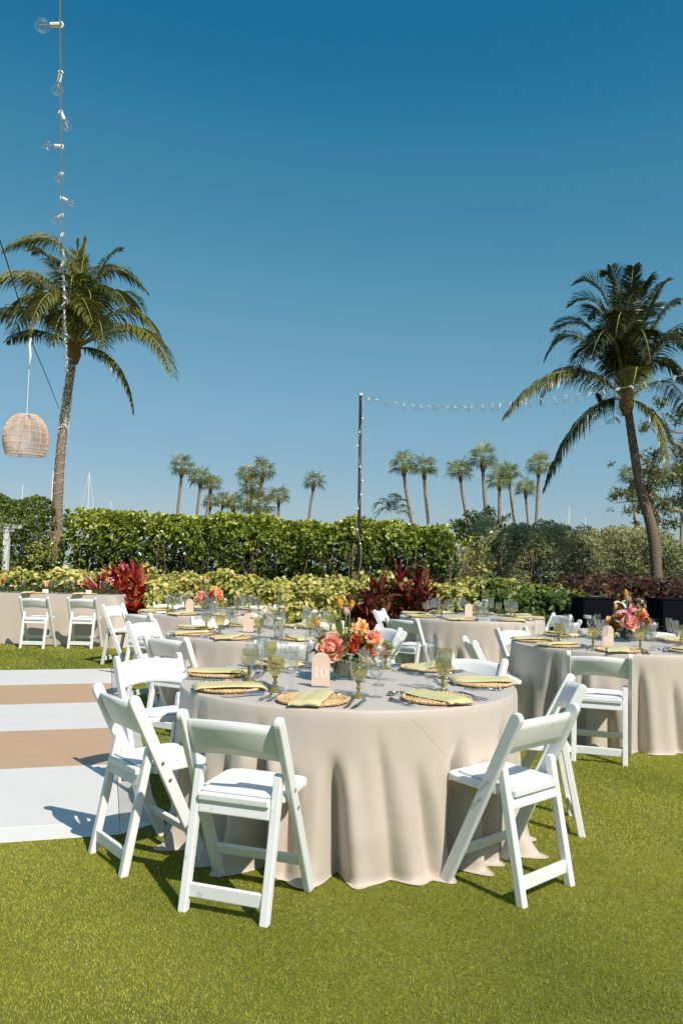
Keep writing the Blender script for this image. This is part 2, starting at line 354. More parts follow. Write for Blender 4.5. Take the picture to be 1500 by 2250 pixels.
# dance floor frame (origin at its near right corner)
DF0 = Vector((-1.135, 4.351)); DFA = R(16.25)
def dfp(u, v): return (DF0.x - u * math.cos(DFA) - v * math.sin(DFA), DF0.y - u * math.sin(DFA) + v * math.cos(DFA))
def in_floor(x, y):
    dx, dy = x - DF0.x, y - DF0.y
    u = -(dx * math.cos(DFA) + dy * math.sin(DFA)); v = -dx * math.sin(DFA) + dy * math.cos(DFA)
    return (u > -0.21) & (v > -0.16) & (v < 6.1)
def turf():
    g = rs(5); Vs = []; Fs = []; Ts = []; off = 0
    zones = [((-3.4, 3.4), (1.9, 4.2), 37000, .0031, .0085), ((-4.2, 4.2), (4.2, 6.2), 15000, .005, .011), ((-5.0, 5.2), (6.2, 9.0), 4500, .008, .014), ((-7.5, 7.5), (9.0, 13.0), 1500, .013, .018)]
    for (x0, x1), (y0, y1), dens, w, h in zones:
        n = int((x1 - x0) * (y1 - y0) * dens)
        x = g.uniform(x0, x1, n); y = g.uniform(y0, y1, n)
        k = ~in_floor(x, y) & (np.abs(x) < 0.52 * y + 1.3); x = x[k]; y = y[k]; n = len(x)
        hh = h * g.uniform(.55, 1.25, n); a = g.uniform(0, 2 * PI, n); b = g.uniform(0, 2 * PI, n)
        # patches lean together, as mown turf does
        lx = g.normal(0, .0055, n); ly = g.normal(0, .0055, n)
        z0 = np.full(n, -.001)
        p0 = np.stack([x - np.cos(a) * w / 2, y - np.sin(a) * w / 2, z0], 1); p1 = np.stack([x + np.cos(a) * w / 2, y + np.sin(a) * w / 2, z0], 1)
        p2 = np.stack([x + lx, y + ly, hh], 1)
        V = np.stack([p0, p1, p2], 1).reshape(-1, 3); Vs.append(V)
        Fs.append(np.arange(3 * n).reshape(n, 3) + off); off += 3 * n
        low = .5 + .26 * np.sin(x * 1.3 + .8 * np.sin(y * 2.3)) * np.cos(y * 1.1 + x * .7) + .08 * np.sin(x * 6.1 + y * 4.3)
        t = np.clip(low * .75 + g.normal(.10, .19, n), 0, 1); t[g.uniform(size=n) < .012] = 1.0
        Ts.append(t)
    me = npmesh('turf_grass', np.concatenate(Vs), np.concatenate(Fs), M['turf'], np.concatenate(Ts))
    tag(link('turf_grass', me), 'short mown lime green turf under the chairs and tables', 'grass', kind='stuff')
turf()
# ---- dance floor: each panel a part
df = thing('dance_floor', 'low dance floor of white and oak striped panels on the lawn', 'dance floor', (DF0.x, DF0.y, 0), DFA)
def dpanel(u0, u1, v0, v1, m, z=0.025):
    b = MB(); g = .003
    b.box((-(u0 + u1) / 2, (v0 + v1) / 2, z / 2 + .001), (u1 - u0 - g, v1 - v0 - g, z - .002)); return link('panel', b.mesh('panel', m, bevel=.0012, seg=1), df)
for r in range(5):
    for c in range(4):
        w = (r % 2 == 0)
        if r == 4 and c >= 1: w = False
        u0, u1 = c * 1.22, (c + 1) * 1.22
        if r == 4: u0, u1 = (0, 1.34) if c == 0 else (1.34 + (c - 1) * 1.22, 1.34 + c * 1.22)
        dpanel(u0, u1, r * 1.22, (r + 1) * 1.22, M['floorw'] if w else M['floorwood'])
b = MB(); W, WR = .155, .20
b.add([(-4.88, 0, .024), (0, 0, .024), (0, -W, .003), (-4.88, -W, .003), (-4.88, 0, 0), (0, 0, 0), (0, -W, 0), (-4.88, -W, 0)], [(0, 3, 2, 1), (3, 7, 6, 2), (0, 1, 5, 4), (1, 2, 6, 5), (0, 4, 7, 3), (4, 5, 6, 7)])
link('front_ramp', b.mesh('front_ramp', M['floorw'], bevel=.001, seg=1), df)
b = MB()
b.add([(0.002, 0, .024), (0.002, 6.1, .024), (WR, 6.1, .003), (WR, 0, .003), (0.002, 0, 0), (0.002, 6.1, 0), (WR, 6.1, 0), (WR, 0, 0)], [(0, 3, 2, 1), (3, 7, 6, 2), (0, 1, 5, 4), (1, 2, 6, 5), (0, 4, 7, 3), (4, 5, 6, 7)])
link('side_ramp', b.mesh('side_ramp', M['ramp'], bevel=.001, seg=1), df)
b = MB()
b.add([(0.002, -.002, .024), (WR, -.002, .003), (0.002, -W, .003), (0.002, -.002, 0), (WR, -.002, 0), (0.002, -W, 0)], [(0, 1, 2), (3, 5, 4), (0, 3, 4, 1), (1, 4, 5, 2), (2, 5, 3, 0)])
link('ramp_corner', b.mesh('ramp_corner', M['floorw']), df)

# ================================================================== PLANTING
def bumps(x, z, s):
    return .5 * np.sin(x * 3.1 + s) * np.cos(z * 3.7 + 1.3 * s) + .3 * np.sin(x * 7.7 + 2 * s + z * 3.1) + .2 * np.cos(x * 13.3 - z * 11.0 + s)
def hedge_leaves(g, x0, x1, y0, y1, z0, ztop, nf, nt_, ni, per, spread, amp, s, gap=.35, bulge=.1, hollow=.3):
    """rosette points on the clipped faces and inside a hedge: returns leaf base, direction, normal"""
    P = []; O = []
    x = g.uniform(x0, x1, nf * 3); u = g.uniform(0, 1, nf * 3) ** .8
    zt = ztop(x); z = z0 + (zt - z0) * u
    keep = bumps(x * 1.4, z * 1.6, s + 4) + g.normal(0, .25, len(x)) > (-gap + .75 * (1 - u) - .25)
    x, z, u = x[keep][:nf], z[keep][:nf], u[keep][:nf]
    y = y0 + amp * bumps(x, z, s) - bulge * np.sin(PI * np.clip(u, 0, 1)) + g.uniform(0, .12, len(x)) + .25 * np.clip(u - .88, 0, 1) / .12 * .6
    q = np.clip((u - .40) / .40, 0, 1); y = y + hollow * (1 - q * q * (3 - 2 * q)) * (g.uniform(size=len(x)) > .22)
    P.append(np.stack([x, y, z], 1)); O.append(np.tile([0, -1, .55], (len(x), 1)))
    x = g.uniform(x0, x1, nt_); y = g.uniform(y0 + .1, y1, nt_); P.append(np.stack([x, y, ztop(x) + amp * .55 * bumps(x, y, s + 2) + .09 - .36 * g.uniform(0, 1, nt_) ** 1.7], 1)); O.append(np.tile([0, -.25, 1], (nt_, 1)))
    for xe, sx in ((x0, -1), (x1, 1)):
        ne = int(nf * (y1 - y0) / (x1 - x0)) + 5; y = g.uniform(y0, y1, ne); z = g.uniform(z0, ztop(np.full(ne, xe)), ne)
        P.append(np.stack([xe + sx * (.05 + amp * bumps(y, z, s)), y, z], 1)); O.append(np.tile([sx, -.2, .5], (ne, 1)))
    x = g.uniform(x0, x1, ni); P.append(np.stack([x, g.uniform(y1 - .30, y1, ni), g.uniform(z0, ztop(x) - .05, ni)], 1)); O.append(g.normal(0, 1, (ni, 3)))
    P = np.concatenate(P); O = unit(np.concatenate(O) + g.normal(0, .35, (len(P), 3)))
    P = np.repeat(P, per, 0); O = np.repeat(O, per, 0); n = len(P)
    rad = unit(g.normal(0, 1, (n, 3))); rad = unit(rad - (rad * O).sum(1, keepdims=True) * O)
    D = unit(rad * spread + O * (1 - spread * .45) + g.normal(0, .15, (n, 3)))
    N = unit(O * 1.0 + g.normal(0, .45, (n, 3)))
    return P + D * .01, D, N
def hedge(name, label, cat, box, ztop, m, cnt, per, L, W, shape, tonefun, s, spread=.8, amp=.08, gap=.35, stems=40, kind=None, bulge=.1):
    g = rs(s); x0, x1, y0, y1, z0 = box
    P, D, N = hedge_leaves(g, x0, x1, y0, y1, z0, ztop, *cnt, per, spread, amp, s, gap, bulge)
    n = len(P); ll = L * g.uniform(.65, 1.2, n); root = thing(name, label, cat, ((x0 + x1) / 2, (y0 + y1) / 2, 0)); c = np.array([(x0 + x1) / 2, (y0 + y1) / 2, 0])
    o = link('foliage', leafmesh('foliage', P - c, D, N, ll, ll * W / L, m, np.clip(tonefun(P, g), 0, 1), shape, curl=.1), root); o['kind'] = 'stuff'
    if stems:
        b = MB()
        for i in range(stems):
            x = g.uniform(x0, x1) - c[0]; y = g.uniform(y0 + .05, (y0 + y1) / 2) - c[1]; h = ztop(np.array([x + c[0]]))[0]
            p = [Vector((x, y, 0))]
            for k in range(4): p.append(p[-1] + Vector((g.normal(0, .10), g.normal(-.02, .06), h * .21)))
            b.tube(spline(p, 7), list(np.linspace(.014, .005, 7)), 5)
            for k in range(2):
                q = p[1 + k + int(g.uniform(0, 2))]; d = Vector((g.normal(0, .22), g.uniform(-.2, .05), g.uniform(.05, .3))); b.tube([q, q + d * .6, q + d + Vector((0, 0, .05))], [.007, .005, .003], 4)
        link('stem', b.mesh('stem', M['twig'], smooth=True, recalc=False), root)['kind'] = 'stuff'
    return root
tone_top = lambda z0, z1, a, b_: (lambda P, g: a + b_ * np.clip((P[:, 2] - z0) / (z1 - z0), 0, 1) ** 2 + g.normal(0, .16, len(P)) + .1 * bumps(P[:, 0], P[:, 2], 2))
# lit top and shaded lower half put into leaf tone, with paler young growth
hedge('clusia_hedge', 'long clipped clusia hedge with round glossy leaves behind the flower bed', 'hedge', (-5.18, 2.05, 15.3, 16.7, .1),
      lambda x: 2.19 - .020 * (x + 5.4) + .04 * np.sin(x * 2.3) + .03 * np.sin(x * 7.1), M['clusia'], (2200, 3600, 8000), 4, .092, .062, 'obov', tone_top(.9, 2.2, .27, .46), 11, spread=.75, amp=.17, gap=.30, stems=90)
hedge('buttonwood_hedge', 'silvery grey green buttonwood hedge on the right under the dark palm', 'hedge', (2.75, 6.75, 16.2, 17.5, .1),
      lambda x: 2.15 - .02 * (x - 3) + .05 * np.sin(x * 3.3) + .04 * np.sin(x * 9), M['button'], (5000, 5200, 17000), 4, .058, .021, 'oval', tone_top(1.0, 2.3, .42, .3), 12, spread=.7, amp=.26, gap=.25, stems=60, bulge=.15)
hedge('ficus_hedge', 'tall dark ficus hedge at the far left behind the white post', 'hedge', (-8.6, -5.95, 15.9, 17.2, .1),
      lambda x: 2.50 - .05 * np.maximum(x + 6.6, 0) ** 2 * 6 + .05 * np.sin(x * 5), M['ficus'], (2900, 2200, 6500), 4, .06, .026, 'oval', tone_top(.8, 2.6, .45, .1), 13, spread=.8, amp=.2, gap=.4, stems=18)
hedge('buttonwood_shrub', 'darker buttonwood shrub at the right edge behind the leaning palm', 'shrub', (6.7, 9.2, 17.2, 18.4, .1),
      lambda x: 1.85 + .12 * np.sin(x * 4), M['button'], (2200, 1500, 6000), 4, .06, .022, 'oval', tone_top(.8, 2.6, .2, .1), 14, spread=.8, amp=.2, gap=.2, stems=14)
def drybush():
    g = rs(21); root = thing('dry_bush', 'half bare twiggy brown bush in the gap between the two hedges', 'bush', (2.42, 15.9, 0))
    b = MB(); tips = []
    for i in range(75):
        a = g.uniform(0, 2 * PI); r = g.uniform(.0, .20); p = Vector((r * math.cos(a) * .6, r * math.sin(a) * .6, 0)); d = Vector((math.cos(a) * g.uniform(.02, .34), math.sin(a) * g.uniform(.02, .34), 1)); h = g.uniform(1.1, 1.95)
        q = [p, p + Vector((d.x * h * .2, d.y * h * .2, h * .35)), p + Vector((d.x * h * .7 + g.normal(0, .05), d.y * h * .7, h * .7)), p + Vector((d.x * h + g.normal(0, .06), d.y * h, h))]
        sp = spline(q, 8); b.tube(sp, list(np.linspace(.010, .003, 8)), 4, cap=False); tips.append(sp[-1]); tips.append(sp[-2])
        for k in (3, 5, 6):
            e = sp[k] + Vector((g.normal(0, .14), g.normal(0, .14), g.uniform(-.02, .2))); b.tube([sp[k], (sp[k] + e) / 2 + Vector((0, 0, .03)), e], [.005, .004, .002], 4, cap=False)
    p = Vector((.28, -.1, .7)); b.tube(spline([p, p + Vector((.12, 0, .1)), p + Vector((.22, 0, .28)), p + Vector((.24, 0, .48))], 8), .006, 4)
    link('branch', b.mesh('branch', M['twig'], smooth=True, recalc=False), root)['kind'] = 'stuff'
    T = np.array([list(t) for t in tips]); k = T[:, 2] > 1.25; T = T[k]; T = np.repeat(T, 5, 0) + g.normal(0, .07, (len(T) * 5, 3)); n = len(T)
    link('foliage', leafmesh('foliage', T, g.normal(0, 1, (n, 3)) + [0, -.3, .6], g.normal(0, .5, (n, 3)) + [0, -.5, 1], g.uniform(.05, .09, n), g.uniform(.03, .05, n), M['clusia'], np.clip(g.normal(.7, .2, n), 0, 1), 'obov'), root)['kind'] = 'stuff'
drybush()

def bed(name, label, cat, x0, x1, y0, y1, h, m, n, L, W, tonef, s, shape='oval', low=0.1, group=None):
    """mounded planting: a height field of leaves plus its front flank"""
    g = rs(s); hf = lambda x, y: h(x) * (1 - .10 * np.clip((y0 + .35 - y) / .35, 0, 1) ** 2) + .14 * bumps(x * 1.3, y * 1.5, s) + .07 * np.sin(x * 9 + y * 7)
    nt_ = int(n * .5); x = g.uniform(x0, x1, nt_); y = g.uniform(y0, y1, nt_); P = [np.stack([x, y, hf(x, y) + g.uniform(-.10, .05, nt_)], 1)]; O = [np.tile([0, -.35, 1.0], (nt_, 1))]
    nf = n - nt_; x = g.uniform(x0, x1, nf); u = g.uniform(low, 1, nf); z = hf(x, np.full(nf, y0)) * u; P.append(np.stack([x, y0 + .17 * bumps(x * 1.7, z * 2.2, s + 3) + .25 * (u ** 3) - .12 + g.uniform(0, .18, nf), z], 1)); O.append(np.tile([0, -1.0, .45], (nf, 1)))
    P = np.concatenate(P); O = unit(np.concatenate(O) + g.normal(0, .35, (len(P), 3))); per = 4
    P = np.repeat(P, per, 0); O = np.repeat(O, per, 0); k = len(P)
    rad = unit(g.normal(0, 1, (k, 3))); rad = unit(rad - (rad * O).sum(1, keepdims=True) * O)
    D = unit(rad * .9 + O * .35 - np.array([0, 0, .30])); N = unit(O + g.normal(0, .3, (k, 3))); ll = L * g.uniform(.55, 1.25, k)
    c = np.array([(x0 + x1) / 2, (y0 + y1) / 2, 0])
    o = link(name, leafmesh(name, P + D * .015 - c, D, N, ll, ll * W / L, m, np.clip(tonef(P, g), 0, 1), shape, curl=.25), None, tuple(c))
    return tag(o, label, cat, group, 'stuff')
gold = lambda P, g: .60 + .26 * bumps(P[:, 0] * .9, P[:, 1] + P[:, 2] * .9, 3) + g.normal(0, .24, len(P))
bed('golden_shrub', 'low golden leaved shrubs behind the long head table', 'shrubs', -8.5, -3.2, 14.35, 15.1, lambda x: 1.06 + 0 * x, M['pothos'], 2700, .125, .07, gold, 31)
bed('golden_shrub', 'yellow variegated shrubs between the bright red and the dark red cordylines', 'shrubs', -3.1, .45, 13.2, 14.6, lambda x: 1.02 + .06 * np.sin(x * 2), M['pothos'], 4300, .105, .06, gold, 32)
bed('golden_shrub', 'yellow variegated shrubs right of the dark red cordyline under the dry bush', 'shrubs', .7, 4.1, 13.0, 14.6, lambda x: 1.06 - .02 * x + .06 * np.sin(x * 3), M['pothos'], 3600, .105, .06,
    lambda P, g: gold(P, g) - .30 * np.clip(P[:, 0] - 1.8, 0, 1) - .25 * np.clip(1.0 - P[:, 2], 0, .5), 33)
bed('green_shrub', 'dark green broad leaved shrub between golden leaves and navy box', 'shrub', 2.3, 4.05, 12.2, 13.3, lambda x: .92 + 0 * x, M['greenshrub'], 1300, .12, .06, lambda P, g: .45 + g.normal(0, .22, len(P)), 34)
bed('copper_shrub', 'copper and dark red leaved groundcover behind the navy boxes', 'shrubs', 3.75, 8.2, 12.9, 14.6, lambda x: 1.16 + .03 * np.sin(x * 3), M['croton'], 4600, .075, .04, lambda P, g: .30 + .22 * bumps(P[:, 0], P[:, 2], 4) + g.normal(0, .2, len(P)), 35)
bed('trailing_vine', 'straggly yellow green vine beside the left palm trunk', 'vine', -6.05, -5.35, 15.4, 15.9, lambda x: 1.6 + .15 * np.sin(x * 9), M['pothos'], 230, .06, .032, lambda P, g: .40 + g.normal(0, .2, len(P)), 36)

def strap(curl, w, L, tone, m, nseg=6):
    V = []; Fq = []
    for i in range(nseg + 1):
        t = i / nseg; x = L * (t - .18 * curl * t * t); z = L * (.10 * t - curl * .75 * t ** 2.2); ww = w * (.28 + 1.15 * math.sin(PI * min(1, t * .9 + .08)) ** .8) * (1 - t ** 5) / 1.35 + .001
        V += [(x, -ww / 2, z + ww * .18), (x, 0, z), (x, ww / 2, z + ww * .18)]
        if i < nseg: a = i * 3; Fq += [(a, a + 1, a + 4, a + 3), (a + 1, a + 2, a + 5, a + 4)]
    return npmesh('leaf', V, Fq, m, np.full(len(Fq), tone), smooth=True)
def cordyline(name, label, c, stems, m, s, per=16):
    g = rs(s); root = thing(name, label, 'plant', c)
    ms = [strap(cu, .078, .50, t, m) for t in (.15, .4, .62, .85, 1.0) for cu in (.12, .45)]
    b = MB()
    for (dx, dy, h) in stems:
        b.tube([(dx * .25, dy * .3, 0), (dx * .7, dy * .7, h * .4), (dx, dy, h * .88)], [.022, .018, .013], 6)
        for k in range(per):
            el = R(86) - R(104) * (k / per) ** .8 + g.normal(0, .08); az = k * 2.4 + g.uniform(-.3, .3)
            o = link('leaf', ms[int(np.clip(g.normal(4.2 + (1.2 if k < 6 else -.5), 2.2), 0, 9))], root, (dx, dy, h * (.90 - .24 * k / per)))
            o.rotation_euler = (g.normal(0, .35), -el, az); sc = g.uniform(.72, 1.12) * (1 if k > 3 else .85); o.scale = (sc, sc, sc)
    link('stem', b.mesh('stem', M['twig'], smooth=True), root)
g_ = rs(3)
cordyline('cordyline_plant', 'bright red cordyline clump at the right end of the head table', (-3.72, 13.98, 0),
          [(-.40, 0, .92), (-.22, .1, 1.10), (-.02, -.05, 1.15), (.18, .05, 1.18), (.34, -.1, 1.0), (.02, -.25, .85), (.28, -.25, .66), (-.3, -.2, .70), (.05, -.3, .45), (.36, -.1, .42), (-.1, -.15, 1.05)], M['ti'], 41, 20)
cordyline('cordyline_plant', 'dark burgundy cordyline clump left of the black light pole foot', (.78, 12.75, 0),
          [(-.28, 0, .98), (-.36, -.2, .72), (-.12, .1, 1.05), (-.5, .05, .62), (-.1, -.2, .6), (-.3, -.3, .42)], M['tid'], 42, 19)
cordyline('cordyline_plant', 'tall burgundy cordyline clump behind the table numbered eleven', (1.22, 12.9, 0),
          [(-.26, .15, 1.28), (.02, 0, 1.22), (.16, .1, 1.12), (.22, -.15, .86), (.0, -.2, .72), (-.14, -.1, .95)], M['tid'], 43, 19)

# ---- coconut palms
def frond_mesh(p0, p1, p2, s, m, leaf=.55, n=58, droop=.55, w=.030, tone=.5, bend=0.0):
    """p0 crown, p1 half way, p2 tip: curved rachis with drooping leaflets on both sides"""
    g = rs(s); p0, p1, p2 = Vector(p0), Vector(p1), Vector(p2); p1 = p1 * 2 - (p0 + p2) * .5; pts = []
    for i in range(25):
        t = i / 24; pts.append(np.array(p0 * (1 - t) ** 2 + p1 * 2 * t * (1 - t) + p2 * t * t))
    pts = np.array(pts); V = []; Fq = []; T = []
    for i in range(n):
        u = .13 + .87 * (i + g.uniform(-.3, .3)) / n; u = min(max(u, .1), .995); k = u * 24; a = int(min(k, 23)); f = k - a
        P = pts[a] * (1 - f) + pts[a + 1] * f; tg = unit(pts[a + 1] - pts[a]); side = np.cross(tg, [0, 0, 1]); side = unit(side) if np.linalg.norm(side) > .08 else np.array([1., 0, 0])
        up = np.cross(side, tg)
        L = leaf * (math.sin(PI * (.12 + .83 * u)) ** .7) * g.uniform(.82, 1.12)
        for sg in (-1, 1):
            if g.uniform() < .04: continue
            D = unit(side * sg * g.uniform(.75, 1.0) + tg * (.30 + .65 * u) * (1 - .85 * max(0, -tg[2])) + up * .22 + g.normal(0, .06, 3)); w_ = w * g.uniform(.8, 1.2)
            q = [P]; d = D.copy()
            for st in range(3):
                d = unit(d + np.array([0, 0, -droop * (.35 + .5 * st) * g.uniform(.7, 1.3)])); q.append(q[-1] + d * L / 3)
            wd = unit(np.cross(d, side * sg + up * .7 + g.normal(0, .25, 3))); b = len(V)
            for j, (qq, wf) in enumerate(zip(q, (.5, 1.0, .75, .08))): V += [qq - wd * w_ * wf / 2, qq + wd * w_ * wf / 2]
            Fq += [(b, b + 1, b + 3, b + 2), (b + 2, b + 3, b + 5, b + 4), (b + 4, b + 5, b + 7, b + 6)]
            tt = np.clip(tone + g.normal(0, .14), 0, 1); T += [tt, tt, min(1, tt + .08)]
    return V, Fq, T, [Vector(p) for p in pts]
def coco(name, label, trunk, rad, fronds, yc, m, bark, s, nrand=8, leaf=.55):
    root = thing(name, label, 'palm tree', trunk[0]); o0 = Vector(trunk[0]); g = rs(s)
    b = MB(); sp = spline([Vector(t) - o0 for t in trunk], 46)
    b.tube(sp, [rad * (1.12 - .40 * i / 45 + (.55 * (1 - i / 5) if i < 5 else 0) * .5) * (1 + .035 * ((i % 2) * 2 - 1)) for i in range(46)], 14)
    link('trunk', b.mesh('trunk', bark, smooth=True), root)
    c = Vector(trunk[-1]); k = 0
    b = MB(); b.tube([c - o0 - Vector((0, 0, .30)), c - o0 - Vector((0, 0, .12)), c - o0 + Vector((0, 0, .12)), c - o0 + Vector((0, 0, .35))], [rad * .8, rad * 1.35, rad * 1.15, rad * .4], 10); link('crown_base', b.mesh('crown_base', M['boot'], smooth=True), root)
    for (a, b_, dy1, dy2, tone, lf, dr) in fronds:
        p1 = aty(a[0], a[1], yc + dy1); p2 = aty(b_[0], b_[1], yc + dy2)
        V, Fq, T, rp = frond_mesh(c - o0, p1 - o0, p2 - o0, s * 50 + k, m, lf, 104, dr, .0235, tone); k += 1
        fo = link('frond', npmesh('frond', V, Fq, m, T), root)
        b = MB(); b.tube(rp, list(np.linspace(.030, .005, 25)), 5); link('rachis', b.mesh('rachis', M['rachis'], smooth=True), fo)
    for i in range(nrand):
        az = i * 2.4 + .5; el = R(g.uniform(5, 78)); L = g.uniform(1.3, 1.9); d = Vector((math.cos(az) * math.cos(el), math.sin(az) * math.cos(el), math.sin(el)))
        p1 = c + d * L * .75 + Vector((0, 0, .35)); p2 = c + Vector((d.x, d.y, 0)) * L * 1.15 + Vector((0, 0, d.z * L * .7 - g.uniform(.1, .8)))
        V, Fq, T, rp = frond_mesh(c - o0, p1 - o0, p2 - o0, s * 50 + k, m, leaf, 80, .45, .0235, .3); k += 1
        fo = link('frond', npmesh('frond', V, Fq, m, T), root)
        b = MB(); b.tube(rp, list(np.linspace(.028, .005, 25)), 5); link('rachis', b.mesh('rachis', M['rachis'], smooth=True), fo)
    return root
YL = 16.4
lp = [aty(128, 1262, YL)]; lp[0].z = 0
ltr = [Vector((lp[0].x, YL, 0)), aty(126, 1130, YL), aty(133, 1000, YL), aty(145, 890, YL), aty(163, 768, YL)]
coco('coconut_palm', 'tall coconut palm on the left wound with tiny white fairy lights', ltr, .105,
     [((140, 548), (5, 548), .1, -.2, .60, .60, .55), ((80, 612), (-52, 645), -.5, -1.0, .68, .68, .55), ((125, 592), (70, 553), .3, .5, .35, .50, .35), ((72, 684), (-45, 705), -.2, -.4, .35, .6, .6),
      ((88, 728), (14, 750), .3, .5, .15, .45, .7), ((170, 610), (168, 528), .1, .1, .85, .30, .05), ((178, 610), (190, 523), 0, 0, .85, .26, .05), ((226, 600), (325, 642), .3, .5, .30, .55, .5),
      ((214, 604), (266, 548), .5, .8, .22, .42, .25), ((295, 718), (380, 826), -.5, -.9, .62, .66, .5), ((276, 682), (350, 745), .2, .1, .42, .6, .6), ((246, 790), (292, 906), -.1, -.1, .32, .46, 1.0),
      ((172, 655), (205, 712), -.8, -1.3, .50, .6, .6), ((226, 640), (284, 682), -.4, -.8, .25, .6, .6), ((118, 645), (60, 735), -.7, -1.2, .60, .6, .6), ((200, 610), (236, 600), .6, 1.1, .25, .6, .4), ((100, 660), (20, 735), .5, 1.0, .25, .6, .5),
      ((150, 600), (120, 585), .5, .9, .25, .5, .4), ((255, 650), (318, 700), .5, .9, .22, .55, .5), ((140, 690), (115, 760), -.6, -.9, .5, .5, .7), ((205, 690), (228, 762), -.7, -1.0, .35, .5, .7)],
     YL, M['coco'], M['bark'], 7, 8)
YR = 14.9
rp0 = aty(1448, 1262, YR)
rtr = [Vector((rp0.x + .02, YR, 0)), aty(1436, 1190, YR), aty(1408, 1080, YR), aty(1391, 980, YR), aty(1376, 878, YR)]
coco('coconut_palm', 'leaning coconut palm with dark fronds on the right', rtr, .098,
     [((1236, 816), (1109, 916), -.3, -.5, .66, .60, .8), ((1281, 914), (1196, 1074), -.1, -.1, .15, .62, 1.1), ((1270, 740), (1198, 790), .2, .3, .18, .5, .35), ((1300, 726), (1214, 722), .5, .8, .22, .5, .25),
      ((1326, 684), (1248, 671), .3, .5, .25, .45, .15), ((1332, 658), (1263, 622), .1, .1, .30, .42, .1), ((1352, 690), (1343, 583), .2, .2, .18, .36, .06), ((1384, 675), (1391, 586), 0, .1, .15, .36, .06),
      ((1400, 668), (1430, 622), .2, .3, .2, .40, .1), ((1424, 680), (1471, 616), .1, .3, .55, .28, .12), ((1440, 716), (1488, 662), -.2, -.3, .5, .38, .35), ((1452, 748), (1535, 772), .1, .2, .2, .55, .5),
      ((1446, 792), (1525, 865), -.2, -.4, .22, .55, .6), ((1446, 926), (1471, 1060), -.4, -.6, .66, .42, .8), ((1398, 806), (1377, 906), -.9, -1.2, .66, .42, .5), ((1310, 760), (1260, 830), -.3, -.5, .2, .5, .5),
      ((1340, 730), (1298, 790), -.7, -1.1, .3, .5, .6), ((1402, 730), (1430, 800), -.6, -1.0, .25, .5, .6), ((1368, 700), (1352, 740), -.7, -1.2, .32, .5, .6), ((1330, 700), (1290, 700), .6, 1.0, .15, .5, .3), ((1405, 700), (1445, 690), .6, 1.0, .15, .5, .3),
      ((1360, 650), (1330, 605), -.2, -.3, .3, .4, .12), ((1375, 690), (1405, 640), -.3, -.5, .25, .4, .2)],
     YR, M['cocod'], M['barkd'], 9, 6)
def small_coco():
    c = aty(862, 1135, 58.0); g = rs(77); root = thing('coconut_palm', 'small windblown coconut palm far behind the hedge right of the pole', 'palm tree', (c.x, 58.0, 0))
    b = MB(); b.tube([(0, 0, 0), (0.05, 0, 2), (0, 0, c.z - .2)], [.16, .12, .1], 8); link('trunk', b.mesh('trunk', M['bark'], smooth=True), root)
    cc = Vector((0, 0, c.z))
    for i, (dx, dz, rx, rz) in enumerate([(-.9, 1.0, -1.5, .3), (-.5, 1.2, -.9, .9), (0, 1.4, .2, 1.5), (.5, 1.2, .9, .9), (.7, .9, 1.4, .1), (-.7, .6, -1.5, -.5), (.8, .4, 1.3, -.5), (.1, 1.1, .6, .2), (-.2, 1, -.6, .1), (.3, 1.3, .5, 1.3)]):
        V, Fq, T, rp = frond_mesh(cc, cc + Vector((dx, g.normal(0, .4), dz)), cc + Vector((rx, g.normal(0, .7), rz)), 900 + i, M['coco'], .55, 30, .4, .05, .3)
        link('frond', npmesh('frond', V, Fq, M['coco'], T), root)
small_coco()

# ---- sabal palms beyond the hedge
def sabal_crown(s, Rr=1.62, n=25):
    g = rs(s); V = []; Fq = []; T = []
    for i in range(n):
        az = i * 2.39996 + g.uniform(-.2, .2); el = math.asin(np.clip(1 - 1.55 * (i + .5) / n, -1, 1)) + g.normal(0, .1)
        d = np.array([math.cos(az) * math.cos(el), math.sin(az) * math.cos(el), math.sin(el)]); P = d * Rr * .46 * g.uniform(.8, 1.15)
        side = unit(np.cross(d, [0, 0, 1.])) if abs(d[2]) < .97 else np.array([1., 0, 0]); nor = unit(np.cross(side, d)); tone = np.clip(.42 + .3 * (el / 1.5) + g.normal(0, .16), 0, 1); L0 = Rr * g.uniform(.50, .66)
        # petiole
        b = len(V); wd = side * .02; V += [-wd, wd, P + wd, P - wd]; Fq.append((b, b + 1, b + 2, b + 3)); T.append(tone)
        ns = 15
        for k in range(ns):
            th = (k / (ns - 1) - .5) * R(215) + g.normal(0, .04); dd = unit(d * math.cos(th) + side * math.sin(th) - nor * .12 * abs(math.sin(th))); L = L0 * (1 - .22 * abs(th) / 2) * g.uniform(.85, 1.1)
            w = L * .085; ws = unit(np.cross(dd, nor) + nor * g.uniform(-.6, .6)); m1 = P + dd * L * .6; m2 = P + unit(dd + np.array([0, 0, -.45])) * L + (m1 - P) * .02; b = len(V)
            V += [P, m1 - ws * w / 2, m2, m1 + ws * w / 2]; Fq.append((b, b + 1, b + 2, b + 3)); T.append(np.clip(tone + g.normal(0, .07), 0, 1))
    return npmesh('crown', V, Fq, M['sabal'], T)
CR = [sabal_crown(i) for i in (1, 2, 3, 4)]
